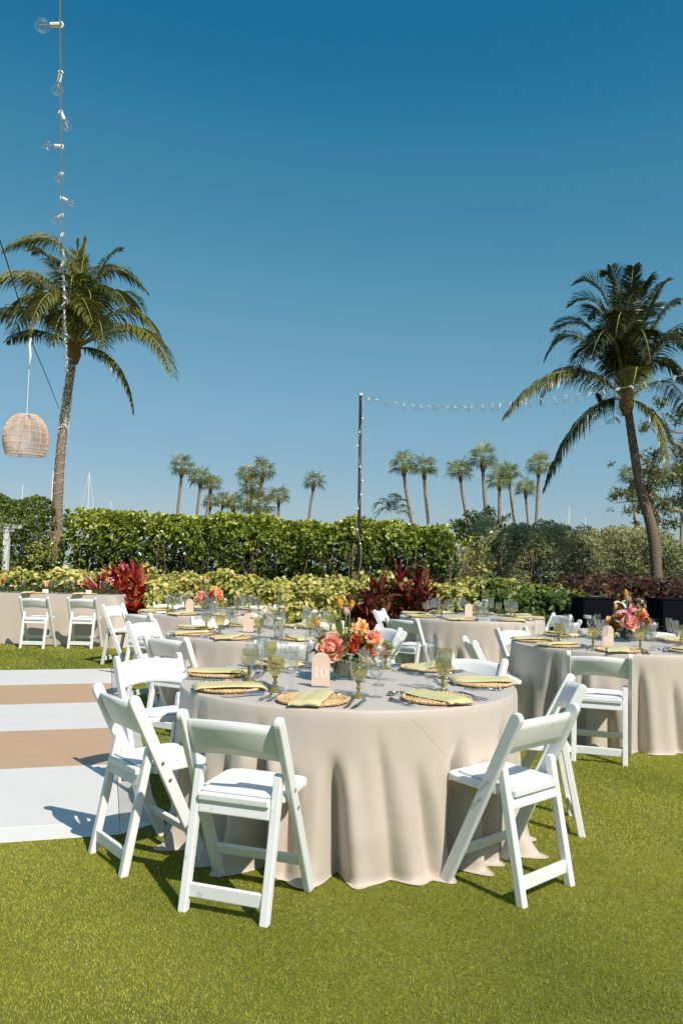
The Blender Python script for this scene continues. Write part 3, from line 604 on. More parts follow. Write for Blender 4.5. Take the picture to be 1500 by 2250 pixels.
def sabal(cx, cy, bx, by, y, sc, label, k, group=None, boot=True):
    c = aty(cx, cy, y); bb = aty(bx, by, y); d = Vector((bb.x - c.x, 0, 0)); t = c.z / max(.1, c.z - bb.z); x0 = c.x + (bb.x - c.x) * min(t, 1.6)
    root = thing('sabal_palm', label, 'palm tree', (x0, y, 0), group=group)
    b = MB(); z = c.z; r = .125 * sc
    pts = spline([(0, 0, 0), ((bb.x - x0) * .5 , 0, z * .25), (bb.x - x0 + (c.x - bb.x) * .15, .1, max(.3, bb.z)), ((bb.x + (c.x - bb.x) * .78) - x0, 0, bb.z + (z - bb.z) * .62), (c.x - x0, 0, z - .1)], 14) if bb.z > .5 else spline([(0, 0, 0), ((c.x - x0) * .5, 0, z * .5), (c.x - x0, 0, z)], 10)
    b.tube(pts, [r * 1.15] * (len(pts) - 3) + [r * 1.1] * 3, 8); link('trunk', b.mesh('trunk', M['sabalbark'], smooth=True), root)
    if boot:
        b = MB(); e = pts[-1]; dn = (pts[-2] - pts[-1]).normalized(); b.tube([e + dn * 1.0 * sc, e + dn * .7 * sc, e + dn * .25 * sc, e + Vector((0, 0, .15))], [r * 1.15, r * 1.7, r * 1.6, r * .9], 9); link('boot', b.mesh('boot', M['boot'], smooth=True), root)
    o = link('crown', CR[k % 4], root, tuple(pts[-1] + Vector((0, 0, .12)))); o.scale = (sc, sc, sc); o.rotation_euler = (0, 0, k * 1.3)
SB = [(400, 1026, 389, 1122, 82, 1.05, 'lone fan palm standing leftmost above the clusia hedge'), (441, 1050, 431, 1130, 82, 1.0, 'fan palm second from the left leaning over its shorter neighbour'), (464, 1064, 452, 1130, 86, .95, 'fan palm just right of a leaning one in the left group'),
      (463, 1104, 459, 1135, 90, .8, 'low fan palm under the left leaning pair'), (490, 1100, 485, 1135, 92, .85, 'low fan palm left of the dense palm clump'), (514, 1108, 510, 1135, 84, 1.0, 'broad low fan palm at the left foot of the clump'),
      (541, 1042, 545, 1120, 90, .9, 'fan palm at the upper left of the dense clump'), (578, 1035, 568, 1100, 82, 1.05, 'tallest fan palm of the dense clump with a bare trunk'), (553, 1070, 549, 1130, 86, 1.15, 'bushy fan palm in the middle of the dense clump'),
      (566, 1112, 566, 1140, 80, 1.35, 'broad fan palm low in front of the dense clump'), (612, 1090, 612, 1132, 84, .95, 'short fan palm just right of the dense clump'), (689, 1058, 679, 1125, 84, .95, 'lone fan palm standing left of the black light pole'),
      (886, 1022, 908, 1148, 76, 1.02, 'fan palm with curved trunk left of the pair right of the pole'), (931, 1028, 945, 1162, 76, 1.05, 'right hand palm of the leaning pair near the pole'), (1010, 1034, 1037, 1172, 74, .98, 'dark trunked fan palm leaning left over the dry bush'),
      (1060, 1008, 1072, 1160, 74, 1.15, 'tallest fan palm of the right group above the gap'), (1097, 1054, 1097, 1160, 78, 1.05, 'straight fan palm below the tallest of the right group'), (1118, 1040, 1135, 1162, 80, .95, 'fan palm behind the straight one in the right group'),
      (1154, 1075, 1164, 1165, 82, .9, 'short fan palm second from the right of the group'), (1183, 1024, 1176, 1170, 76, 1.02, 'upright fan palm at the right end of the group')]
for k, a in enumerate(SB): sabal(*a, k, 'fan palms beyond the hedges')
sabal(1386, 1045, 1404, 1180, 34, .42, 'small fan palm in front of the spreading tree at right', 2, boot=False)
sabal(1500, 1040, 1498, 1180, 36, .5, 'fan palm half out of frame at the right edge', 1)

# ---- broadleaf trees
def clumptree(name, label, y, clumps, limbs, m, L, s, dens, base):
    g = rs(s); root = thing(name, label, 'tree', base); o0 = Vector(base); P = []
    for (px, py, r, f) in clumps:
        c = aty(px, py, y + g.uniform(-.6, .6)); rr = r / 1772 * y; n = int(dens * r * r / 100 * f)
        sub = unit(g.normal(0, 1, (14, 3))) * rr * g.uniform(.3, .95, (14, 1)) * [1, 1, .75]
        q = sub[g.randint(0, 14, n)] + g.normal(0, .22 * rr, (n, 3)); P.append(q + np.array(c - o0))
    P = np.concatenate(P); n = len(P); ll = L * g.uniform(.6, 1.3, n)
    link('crown', leafmesh('crown', P, g.normal(0, 1, (n, 3)) + [0, 0, -.1], g.normal(0, .7, (n, 3)) + [.2, -.3, .9], ll, ll * .55, m, np.clip(g.normal(.5, .22, n), 0, 1)), root)
    for i, (pts, r0, r1) in enumerate(limbs):
        b = MB(); sp = spline([(aty(px, py, y + dy) - o0) if py < 1240 else Vector((aty(px, py, y).x - o0.x, 0, 0)) for px, py, dy in pts], 12); b.tube(sp, list(np.linspace(r0, r1, 12)), 7)
        link('trunk' if i == 0 else 'limb', b.mesh('trunk' if i == 0 else 'limb', M['branch'], smooth=True), root)
tb = aty(1452, 1235, 25); clumptree('spreading_tree', 'large spreading leafy tree with pale crooked limbs at the right edge', 25.0,
    [(1452, 885, 20, .8), (1486, 915, 26, .8), (1470, 955, 16, .4), (1415, 938, 18, .7), (1500, 985, 34, 1), (1440, 1000, 26, .8), (1402, 1003, 16, .5), (1345, 1020, 10, .4), (1345, 1090, 16, .7), (1372, 1090, 24, 1), (1405, 1075, 28, 1), (1436, 1050, 32, 1), (1476, 1050, 36, 1),
     (1340, 1118, 8, .5), (1378, 1122, 12, .8), (1412, 1110, 24, 1), (1452, 1110, 30, 1), (1494, 1105, 32, .9), (1440, 1146, 20, .8), (1470, 1150, 24, .8), (1400, 1150, 12, .7), (1525, 1020, 40, 1), (1420, 1030, 24, .8)],
    [([(1443, 1250, 0), (1441, 1170, 0), (1432, 1110, 0), (1425, 1060, .3), (1440, 1000, 0), (1470, 960, 0)], .13, .04), ([(1520, 1235, 0), (1500, 1130, -.3), (1470, 1120, -.3), (1450, 1095, -.2), (1420, 1070, 0)], .11, .03), ([(1500, 1130, 0), (1515, 1050, 0), (1500, 985, -.4), (1458, 965, -.5), (1430, 940, -.5)], .07, .02),
     ([(1500, 985, -.3), (1470, 1000, -.5), (1440, 1000, -.5)], .035, .012), ([(1515, 950, -.3), (1475, 945, -.6), (1450, 900, -.5)], .05, .012), ([(1450, 1095, -.2), (1400, 1100, 0), (1350, 1105, .3)], .04, .01), ([(1427, 1070, .2), (1395, 1060, .2), (1370, 1085, .2)], .04, .01)],
    M['seagrape'], .085, 51, 62, (tb.x, 25.0, 0))
tb = aty(1045, 1235, 34); clumptree('bushy_tree', 'round bushy green tree rising behind the dry bush gap', 34.0,
    [(1003, 1150, 17, 1), (1022, 1160, 20, 1), (1045, 1140, 22, .9), (1070, 1130, 20, .8), (1085, 1150, 20, .8), (1108, 1140, 10, .5), (1100, 1160, 16, .8), (1050, 1170, 30, 1), (1015, 1180, 26, 1), (1120, 1132, 5, .8), (1030, 1130, 10, .5)],
    [([(1045, 1250, 0), (1046, 1190, 0), (1050, 1150, 0)], .12, .04), ([(1046, 1190, 0), (1080, 1165, 0), (1112, 1140, 0)], .06, .02), ([(1046, 1195, 0), (1020, 1175, 0), (1003, 1155, 0)], .06, .02)],
    M['greenshrub'], .14, 52, 60, (tb.x, 34.0, 0))

# ---- boats' masts beyond the shore
def mast(px, pt, pb, y, label, stays=(), r=.11):
    a = aty(px, pt, y); pb_ = aty(pb[0], pb[1], y); root = thing('sailboat', label, 'sailboat', (pb_.x, y, 0), group='sailboats moored beyond the trees')
    o = Vector((pb_.x, y, 0)); b = MB(); b.tube([Vector((0, 0, .8)), a - o], [r, r * .7], 6); link('mast', b.mesh('mast', M['mast']), root)
    hb = MB(); hb.prism([(-1.0, .9), (-.7, .05), (.7, .05), (1.0, .9)], -3.6, 3.0); link('hull', hb.mesh('hull', M['mast']), root)
    b = MB(); b.box((a.x - o.x, 0, .8 + (a.z - .8) * .6), (1.6, .08, .08)); link('spreader', b.mesh('spreader', M['mast']), root)
    for (sx, sy) in stays:
        q = aty(sx, sy, y) - o; b = MB(); b.tube([a - o, q], .045, 4); link('stay', b.mesh('stay', M['mast']), root)
mast(50, 1065, (47, 1105), 125, 'thin white mast above the ficus hedge at far left')
mast(117, 1035, (107, 1200), 125, 'long white mast leaning just left of the palm trunk', r=.2)
mast(196, 1037, (193, 1135), 130, 'mast with a slanting stay right of the left palm trunk', ((176, 1128), (206, 1128)))
mast(244, 1102, (242, 1130), 135, 'short mast tip above the left end of the clusia hedge')
mast(1249, 1113, (1247, 1160), 130, 'tall mast above the silvery hedge', ((1243, 1160),), r=.14)
mast(1285, 1136, (1283, 1162), 130, 'short mast right of the tall one above the silvery hedge')
mast(1106, 1123, (1105, 1150), 135, 'tiny mast tip behind the right palm group')

# ================================================================== FURNITURE
def post_poly(y0, z0, y1, z1, w):
    """flat post outline in the y-z plane, foot cut level on the ground, top rounded"""
    d = Vector((y1 - y0, z1 - z0)).normalized(); n = Vector((-d.y, d.x)); hw = w / 2
    p = []
    for s in (-1, 1):
        q = Vector((y0, z0)) + n * hw * s; q = q - d * (q.y - z0) / d.y; p.append(q)
    c = Vector((y1, z1)) - d * hw; top = [c + n * hw * math.cos(a) + d * hw * math.sin(a) for a in [PI * k / 8 for k in range(9)]]
    return [tuple(p[0])] + [tuple(p[1])] + [tuple(t) for t in top]
PY0, PY1, PZ = .385, -.005, .795
def posty(z): return PY0 + (PY1 - PY0) * z / PZ
def chair_proto():
    P = {}
    for s in (-1, 1):
        b = MB(); b.prism(post_poly(PY0, 0, PY1, PZ, .055), s * .215 - .0155, s * .215 + .0155); P['frame_post', s] = (b.mesh('frame_post', M['resin'], bevel=.006, seg=2, angle=.9), 0)
        b = MB(); b.prism(post_poly(0, 0, posty(.54) - .012, .555, .036), s * .178 - .018, s * .178 + .018); P['rear_leg', s] = (b.mesh('rear_leg', M['resin'], bevel=.005, seg=2, angle=.9), 0)
    # curved backrest
    vs = []; fs = []; nu, nv = 17, 5; dirn = Vector((0, PY1 - PY0, PZ)).normalized(); nor = Vector((0, -dirn.z, dirn.y))
    zc = [.605, .752]
    for side in (0, 1):
        for j in range(nv):
            for i in range(nu):
                u = -1 + 2 * i / (nu - 1); x = u * .2005; k = 1 - u * u; za = zc[0] + .034 * k; zb = zc[1] + .026 * k; l = (za + (zb - za) * j / (nv - 1)) / dirn.z
                base = Vector((0, PY0, 0)) + dirn * l; th = .011 if side else -.011; ed = .35 if j in (0, nv - 1) else 1
                p = base + nor * (.030 * k + th * (1 if ed == 1 else .6)) - nor * .004; vs.append((x, p.y, p.z))
    N = nu * nv
    for side in (0, 1):
        for j in range(nv - 1):
            for i in range(nu - 1):
                a = side * N + j * nu + i; q = (a, a + 1, a + nu + 1, a + nu); fs.append(q if side else q[::-1])
    rim = [i for i in range(nu)] + [j * nu + nu - 1 for j in range(1, nv)] + [(nv - 1) * nu + i for i in range(nu - 2, -1, -1)] + [j * nu for j in range(nv - 2, 0, -1)]
    for k in range(len(rim)): a, c = rim[k], rim[(k + 1) % len(rim)]; fs.append((a, c, c + N, a + N))
    b = MB(); b.add(vs, fs); P['backrest', 0] = (b.mesh('backrest', M['resin'], smooth=True), 0)
    # seat
    def rr(hw, y0, y1, r, n=5):
        o = [(-hw, y0), (hw, y0)]
        for k in range(n + 1): t = PI / 2 * k / n; o.append((hw - r + r * math.cos(t), y1 - r + r * math.sin(t)))
        for k in range(n + 1): t = PI / 2 * (1 + k / n); o.append((-hw + r + r * math.cos(t), y1 - r + r * math.sin(t)))
        return o
    seat = rr(.195, .13, .415, .05); seat[0] = (-.195, .13); seat = [(-.157, .050), (.157, .050), (.157, .12), (.195, .13)] + seat[2:] + [(-.195, .13), (-.157, .12)]
    b = MB(); b.prismz(seat, -.016, .014)
    me = b.mesh('seat', M['resin'], bevel=.006, seg=2, angle=.7); P['seat', 0] = (me, 'seat')
    b = MB(); b.prismz(rr(.155, .075, .385, .045), .0145, .026); P['seat_pad', 0] = (b.mesh('seat_pad', M['vinyl'], bevel=.007, seg=3, angle=.7), 'pad')
    b = MB(); b.box((0, .070, .405), (.318, .018, .058), Matrix.Rotation(R(-10), 3, 'X')); P['seat_apron', 0] = (b.mesh('seat_apron', M['resin'], bevel=.005), 0)
    b = MB(); b.box((0, .017, .084), (.322, .02, .056)); P['rear_crossbar', 0] = (b.mesh('rear_crossbar', M['resin'], bevel=.005), 0)
    b = MB(); b.box((0, posty(.15), .15), (.401, .02, .048), Matrix.Rotation(R(26), 3, 'X')); P['front_crossbar', 0] = (b.mesh('front_crossbar', M['resin'], bevel=.005), 0)
    b = MB(); b.tube([(-.003, 0, 0), (.003, 0, 0)], .0075, 10); P['screw', 0] = (b.mesh('screw', M['screw']), 's')
    return P
CP = chair_proto()
def make_chair():
    r = link('folding_chair', None)
    for (nm, s), (me, k) in CP.items():
        if k == 0: link(nm, me, r)
    st = link('seat', CP['seat', 0][0], r, (0, 0, .440), (R(2.5), 0, 0)); link('seat_pad', CP['seat_pad', 0][0], st)
    for s in (-1, 1):
        for z in (.485, .445 - .04): link('screw', CP['screw', 0][0], r, (s * .2325, posty(z), z))
    return r
chair0 = make_chair(); _cfirst = True
def chair(x, y, face, label, group):
    global _cfirst
    o = chair0 if _cfirst else dup(chair0); _cfirst = False
    o.location = (x, y, 0); o.rotation_euler = (0, 0, R(face - 90)); return tag(o, label, 'chair', group)
T10, TMID, T12, TB, TL = (.06, 4.547), (-.655, 7.50), (2.46, 7.17), (1.70, 10.45), (-1.62, 10.35)
G10 = 'folding chairs round the table numbered ten'; GM = 'folding chairs round the middle table with the white lily'; G12 = 'folding chairs round the table numbered twelve'; G11 = 'folding chairs round the table numbered eleven'; GL = 'folding chairs round the back left table'; GH = 'folding chairs along the long head table'
chair(-.43, 3.265, 71, 'white folding chair nearest the camera, its back to us, front of table ten', G10)
chair(-1.04, 3.80, 38, 'white folding chair half on the left, seen from behind beside the dance floor corner', G10)
chair(-1.22, 5.22, -50, 'white folding chair facing us left of table ten by the dance floor edge', G10)
chair(.915, 3.55, 132, 'white folding chair at the right front of table ten with seat in side view', G10)
chair(1.32, 4.50, 172, 'white folding chair just behind the right front chair of table ten', G10)
chair(.95, 5.55, 228, 'white folding chair behind table ten, facing us beyond the right place mats', G10)
chair(-1.39, 6.52, 60, 'white folding chair with grey shaded back at the left front of the lily table', GM)
chair(-1.98, 8.12, -22, 'white folding chair left of the lily table, side on with bright back', GM)
chair(-1.40, 8.88, -64, 'white folding chair facing us between the lily table and the back left table', GM)
chair(-.16, 8.72, 248, 'white folding chair facing us beyond the tall candle vases', GM)
chair(.50, 8.05, 207, 'white folding chair behind the coral bouquet, farther of the two facing left', GM)
chair(.56, 7.22, 168, 'white folding chair behind the coral bouquet, nearer of the two facing left', GM)
chair(-.43, 6.33, 100, 'white folding chair seen through the wine glasses in front of the lily table', GM)
chair(1.90, 5.93, 71, 'white folding chair with green shaded back in front of table twelve', G12)
chair(1.10, 6.88, 2, 'white folding chair seen edge on at the left of table twelve', G12)
chair(1.73, 8.18, -52, 'white folding chair facing us between tables eleven and twelve', G12)
chair(3.28, 8.35, 236, 'white folding chair behind the flowers at the right edge of the picture', G12)
chair(2.72, 9.5, 137, 'white folding chair with shaded back at the right front of table eleven', G11)
chair(2.98, 10.85, 195, 'white folding chair at the far right of table eleven', G11)
chair(.53, 11.0, -18, 'white folding chair left of table eleven beside the dark cordyline', G11)
chair(.72, 9.38, 50, 'white folding chair with green shaded back at the left front of table eleven', G11)
chair(-3.05, 10.9, -20, 'white folding chair at the far left of the back left table', GL)
chair(-2.33, 9.33, 57, 'white folding chair with grey back at the left front of the back left table', GL)
chair(-2.45, 11.6, -57, 'white folding chair behind the back left table below the golden leaves', GL)
chair(-1.12, 11.7, 250, 'white folding chair right behind the back left table bouquet', GL)
chair(-.32, 10.3, 178, 'white folding chair at the right end of the back left table', GL)
chair(-4.68, 12.42, 88, 'white folding chair at the head table, left one of the pair', GH)
chair(-3.98, 12.52, 88, 'white folding chair at the head table, right one nearest its end', GH)

# ---- tables and their cloths
def round_table(c, what):
    t = thing('round_table', f'round banquet table hidden under its beige cloth, {what}', 'table', (*c, 0), group='round banquet tables')
    b = MB(); b.lathe([(.0001, .715), (.905, .715), (.905, .745), (.0001, .745)], 48); link('tabletop', b.mesh('tabletop', M['board']), t)
    for k in range(4):
        a = PI / 4 + k * PI / 2; b = MB(); b.tube([(.42 * math.cos(a), .42 * math.sin(a), .715), (.5 * math.cos(a), .5 * math.sin(a), 0)], .014, 8); link('leg', b.mesh('leg', M['screw']), t)
def cloth(c, s, nf, label, phase=0.0, creases=None, pools=(), seam=None):
    g = rs(s); n = 540; Rr = .918; TH = .752
    th = np.linspace(0, 2 * PI, n, endpoint=False)
    # drape: broad bellied panels parted by narrow creases that start at different heights and lean
    cen = (np.arange(nf) + g.uniform(-.34, .34, nf)) / nf * 2 * PI + phase; wid = g.uniform(.024, .050, nf); am = g.uniform(.5, 1.25, nf); lean = g.normal(0, .035, nf); beg = g.uniform(.0, .38, nf) * (g.uniform(size=nf) > .3)
    if creases:
        far = [(R(a), w, m_, 0, b0) for a, w, m_, b0 in ((350, .04, .9, .1), (12, .05, 1.1, 0), (35, .04, .8, .2), (60, .05, 1, .1), (88, .04, .9, .1), (112, .05, 1.1, 0), (140, .04, .9, .2), (165, .05, 1.0, .1), (188, .04, .9, .1))]
        cl = [(R(a), w, m_, l, b0) for a, w, m_, l, b0 in creases] + far; cen, wid, am, lean, beg = (np.array(q) for q in zip(*cl))
    low = .25 * np.sin(2 * th + s) + .18 * np.sin(5 * th + 2 * s)
    def drape(t):
        crease = np.zeros(n); ridge = np.zeros(n)
        for c0, w, a, l, b0 in zip(cen, wid, am, lean, beg):
            d = (th - c0 - l * t + PI) % (2 * PI) - PI; q = min(1, max(0, (t - b0) / .30)); q = q * q * (3 - 2 * q); ww = w * (.75 + .7 * t)
            crease += a * q * np.exp(-np.abs(d / ww) ** 1.7); ridge += a * q * (np.exp(-((d - ww * 2.0) / (ww * 1.3)) ** 2) + .8 * np.exp(-((d + ww * 2.1) / (ww * 1.5)) ** 2))
        return crease, ridge
    rows = []
    for r in (0.0001, .25, .5, .7, .84, .90): rows.append((np.full(n, r), TH + .0012 * np.sin(th * 3 + r * 9 + s) * (r > .1) + .001 * np.sin(r * 23 + th), np.zeros(n)))
    for a in (20, 50, 80): rows.append((np.full(n, Rr - .012 + .012 * math.sin(R(a))), np.full(n, TH - .012 + .012 * math.cos(R(a))), None))
    NR = 26
    for k in range(1, NR + 1):
        t = k / NR; z = (TH - .012) * (1 - t) + .014 * t; cr, rd = drape(t)
        r = Rr + .003 + .010 * t - .115 * cr * (.40 + .60 * t) + .028 * rd * (.3 + .7 * t) + .020 * low * t + .0035 * np.sin(th * 23 + 4 * np.sin(th * 3) + t * 5) * min(1, t * 3) + .05 * np.clip(t - .86, 0, 1) / .14 * rd * .25
        rows.append((r, np.full(n, z), None))
    fold = rd / (rd.max() + .1)
    pool = np.zeros(n)
    for a, w, m_ in pools: d = (th - R(a) + PI) % (2 * PI) - PI; pool += m_ * np.exp(-np.abs(d / w) ** 3)
    for q in range(len(rows) - NR, len(rows)):
        t = (q - len(rows) + NR + 1) / NR; rows[q] = (rows[q][0] + pool * np.clip((t - .72) / .28, 0, 1) ** 1.6, rows[q][1], None)
    rl = rows[-1][0]
    fl = .5 + .5 * np.sin(th * 7 + s * 1.7) * np.sin(th * 3 + s)
    for e, z in ((.025, .008), (.055, .005), (.075, .004)):
        rows.append((rl + e * .8 * (.25 + .5 * fold) * (.4 + fl) , np.full(n, z) + .010 * np.clip(np.sin(th * 13 + 2 * np.sin(th * 5)), 0, 1) * (e > .03) * fold, None))
    V = np.concatenate([np.stack([r * np.cos(th), r * np.sin(th), z], 1) for r, z, _ in rows]); i = np.arange(n); Fq = np.concatenate([np.stack([k * n + i, k * n + (i + 1) % n, (k + 1) * n + (i + 1) % n, (k + 1) * n + i], 1) for k in range(len(rows) - 1)])[:, ::-1]
    o = link('tablecloth', npmesh('tablecloth', V, Fq, M['cloth'], smooth=True), None, (*c, 0))
    if seam:
        pts = []
        for u in np.linspace(0, 1, 14):
            a = R(seam[0][0] + (seam[1][0] - seam[0][0]) * u); t = seam[0][1] + (seam[1][1] - seam[0][1]) * u ** 1.15; f = min(NR - 1.01, max(0, t * NR - 1)); k0 = int(f); f -= k0; q = len(rows) - 3 - NR + k0; rr = np.interp(a, th, rows[q][0]) * (1 - f) + np.interp(a, th, rows[q + 1][0]) * f + .0004; pts.append((rr * math.cos(a), rr * math.sin(a), rows[q][1][0] * (1 - f) + rows[q + 1][1][0] * f))
        b = MB(); b.tube(spline(pts, 30), .0007, 5); link('seam', b.mesh('seam', M['cloth'], smooth=True), o)
    return tag(o, label, 'tablecloth', 'beige floor length cloths on the round tables')
round_table(T10, 'nearest the camera')
cloth(T10, 5, 19, 'beige floor length cloth on the nearest round table, numbered ten', .12,
      creases=[(206, .035, .8, 0, .1), (218, .045, 1.1, .02, .0), (231, .03, .7, 0, .25), (243, .040, 1.25, .02, .05), (254, .03, .55, -.03, .3), (265, .034, 1.35, .03, .22), (277, .03, .32, .10, .05), (287, .03, .45, .12, .25), (303, .042, 1.15, .0, .12), (314, .03, .6, 0, .3), (325, .04, 1.0, -.02, .05), (337, .035, .9, 0, .0)],
      pools=((275, .20, -.035), (250, .09, .0), (232, .07, .05), (300, .05, .03), (330, .10, .08), (208, .09, .08)), seam=((287, .03), (301, .36)))
round_table(TMID, 'the middle one with the lily')
cloth(TMID, 8, 22, 'beige floor length cloth on the middle round table with the lily vase', .3)
round_table(T12, 'the right one numbered twelve')
cloth(T12, 15, 22, 'beige floor length cloth on the right hand round table, numbered twelve', .05)
round_table(TB, 'the back one numbered eleven')
cloth(TB, 21, 23, 'beige floor length cloth on the back right round table, numbered eleven', .2)
round_table(TL, 'the back left one')
cloth(TL, 27, 23, 'beige floor length cloth on the back left round table with a bouquet', .4)

def head_table():
    x0, x1, y0, y1, z1 = -7.2, -3.60, 13.0, 13.76, .80
    t = thing('banquet_table', 'long rectangular head table hidden under its beige cloth', 'table', ((x0 + x1) / 2, 13.38, 0))
    b = MB(); b.box((0, 0, z1 - .03), (x1 - x0 - .02, y1 - y0 - .02, .03)); link('tabletop', b.mesh('tabletop', M['board']), t)
    for sx in (-1, 1):
        for sy in (-1, 1): b = MB(); b.box((sx * 1.6, sy * .3, (z1 - .045) / 2), (.03, .03, z1 - .045)); link('leg', b.mesh('leg', M['screw']), t)
    # cloth: top, front drape with slight waves, gathered corner at the right end
    g = rs(4); per = []
    for x in np.linspace(x0, x1, 120): per.append((x, y0, 0, -1))
    for y in np.linspace(y0, y1, 26)[1:]: per.append((x1, y, 1, 0))
    for x in np.linspace(x1, x0, 60)[1:]: per.append((x, y1, 0, 1))
    for y in np.linspace(y1, y0, 26)[1:-1]: per.append((x0, y, -1, 0))
    per = np.array(per); n = len(per); V = []; dc = np.hypot(per[:, 0] - x1, per[:, 1] - y0)
    for k, tt in enumerate([0, 0, .03, .15, .3, .45, .6, .75, .88, .96, 1.0, 1.0]):
        z = z1 * (1 - tt) + .006; off = np.full(n, (-.02 if k == 0 else 0.004)) + tt * (.012 * np.sin(per[:, 0] * 9) * np.sin(per[:, 0] * 3.1) + .22 * np.exp(-(dc / .17) ** 2) + .015) + (.03 if k == 11 else 0) * np.ones(n)
        zz = np.full(n, z - (.006 if k > 1 else 0) * (k > 1)); V.append(np.stack([per[:, 0] + per[:, 2] * off + (.12 * tt * np.exp(-(dc / .2) ** 2)), per[:, 1] + per[:, 3] * off - (.10 * tt * np.exp(-(dc / .2) ** 2)), np.maximum(zz, .004)], 1))
    i = np.arange(n); Fq = np.concatenate([np.stack([k * n + i, k * n + (i + 1) % n, (k + 1) * n + (i + 1) % n, (k + 1) * n + i], 1) for k in range(len(V) - 1)])
    V = np.concatenate(V); c = np.array([(x0 + x1) / 2, 13.38, 0]); b = MB(); b.add(V - c, [tuple(f) for f in Fq]); b.add([(x0 + .018 - c[0], y0 + .018 - c[1], z1 + .0055), (x1 - .018 - c[0], y0 + .018 - c[1], z1 + .0055), (x1 - .018 - c[0], y1 - .018 - c[1], z1 + .0055), (x0 + .018 - c[0], y1 - .018 - c[1], z1 + .0055)], [(0, 1, 2, 3)])
    tag(link('tablecloth', b.mesh('tablecloth', M['cloth'], recalc=True), None, tuple(c)), 'long straight beige cloth over the head table at the left', 'tablecloth')
head_table()

# ---- place settings
def charger_mesh():
    n = 96; rings = 9; V = []; Fq = []
    def rad(i): return .012 + .153 * i / (rings * 4)
    NR = rings * 4
    for i in range(NR + 1):
        for k in range(n):
            th = 2 * PI * k / n; r = rad(i) * (1 + .004 * math.sin(th * 11)); ph = (i % 4) / 4 * 2 * PI; ring = i // 4
            z = .010 - .0045 * math.cos(ph) + .0032 * math.sin(th * (14 + ring * 9) + ring * 1.7 + 1.4 * math.sin(ph)); V.append((r * math.cos(th), r * math.sin(th), max(z, .003) if i < NR else .004))
    for i in range(NR):
        for k in range(n): Fq.append((i * n + k, i * n + (k + 1) % n, (i + 1) * n + (k + 1) % n, (i + 1) * n + k))
    b = MB(); b.add(V, Fq)
    # rim braid
    for k in range(48):
        th = 2 * PI * k / 48; c0 = Vector((.164 * math.cos(th), .164 * math.sin(th), .009)); t = Vector((-math.sin(th), math.cos(th), 0)); r_ = Vector((math.cos(th), math.sin(th), 0)); s = 1 if k % 2 else -1
        b.tube([c0 - t * .014 - r_ * .004 * s, c0 + Vector((0, 0, .0045)), c0 + t * .014 + r_ * .004 * s], [.0045, .0075, .0045], 6)
    return b.mesh('charger', M['straw'], smooth=True, recalc=False)
def napkin_mesh(v):
    g = rs(v); V = []; Fq = []; nx, ny = 9, 15; L, W = .36, (.150, .160, .145)[v % 3]
    for lay in (0, 1):
        for j in range(ny):
            for i in range(nx):
                u = i / (nx - 1) - .5; t = j / (ny - 1); y = (t - .5) * L + .012 * u * math.sin(v)
                edge = min(1, (.5 - abs(u)) * 14); z = .021 + (.009 if lay else -.0) * (edge ** .5) + .0022 * math.sin(t * 7 + v * 2 + u * 5) + .002 * math.sin(u * 13 + v) + (.0035 if u > (.02, .12, -.1)[v % 3] and lay else 0)
                out = max(0, (abs(y) - .155) / .03); z -= min(.016, .016 * out ** 1.3) * (1 if lay else .9)
                V.append((u * W * (1 + .04 * math.sin(t * 3 + v)), y, z if lay else max(z, .0025)))
    N = nx * ny
    for lay in (0, 1):
        for j in range(ny - 1):
            for i in range(nx - 1): a = lay * N + j * nx + i; q = (a, a + 1, a + nx + 1, a + nx); Fq.append(q if lay else q[::-1])
    rim = list(range(nx)) + [j * nx + nx - 1 for j in range(1, ny)] + [(ny - 1) * nx + i for i in range(nx - 2, -1, -1)] + [j * nx for j in range(ny - 2, 0, -1)]
    for k in range(len(rim)): a, c = rim[k], rim[(k + 1) % len(rim)]; Fq.append((a, c, c + N, a + N))
    b = MB(); b.add(V, Fq); return b.mesh('napkin', M['napkin'], smooth=True)
def goblet_mesh():
    b = MB(); nn = 32
    prof = [(.0001, .075), (.012, .076), (.026, .086), (.036, .102), (.0415, .122), (.0425, .140), (.041, .158), (.0395, .170), (.0378, .170), (.039, .158), (.040, .140), (.039, .122), (.034, .104), (.024, .090), (.0001, .083)]
    fine = []
    for i in range(len(prof) - 1):
        for k in range(3 if i < 7 else 1): t = k / (3 if i < 7 else 1); fine.append(tuple(prof[i][q] * (1 - t) + prof[i + 1][q] * t for q in (0, 1)))
    fine.append(prof[-1])
    def rf(r, z, th, i):
        if i < 21 and .088 < z < .160: return r * (1 + .075 * (abs(math.sin(th * 6 + (z - .12) * 95)) + abs(math.sin(th * 6 - (z - .12) * 95)) - 1.2))
        return r
    b.lathe(fine, 48, rfun=rf); bowl = b.mesh('bowl', M['olive'], smooth=False, recalc=False)
    b = MB(); b.lathe([(.0001, .0005), (.034, .0005), (.035, .003), (.022, .008), (.012, .014), (.007, .024), (.0065, .034), (.013, .041), (.0135, .046), (.0075, .052), (.007, .060), (.012, .066), (.014, .074), (.008, .0765), (.0001, .077)], 20)
    return bowl, b.mesh('stem', M['oliveb'], smooth=True, recalc=False)
def wine_mesh(h, prof):
    b = MB(); b.lathe([(.0001, .0006), (.033, .0006), (.033, .002), (.012, .005), (.004, .012), (.0034, .03), (.0034, h * .42), (.008, h * .445)] + prof, 28); return b.mesh('glass', M['clear'], smooth=True, recalc=False)
CH = charger_mesh(); NK = [napkin_mesh(i) for i in range(6)]; GB, GS = goblet_mesh()
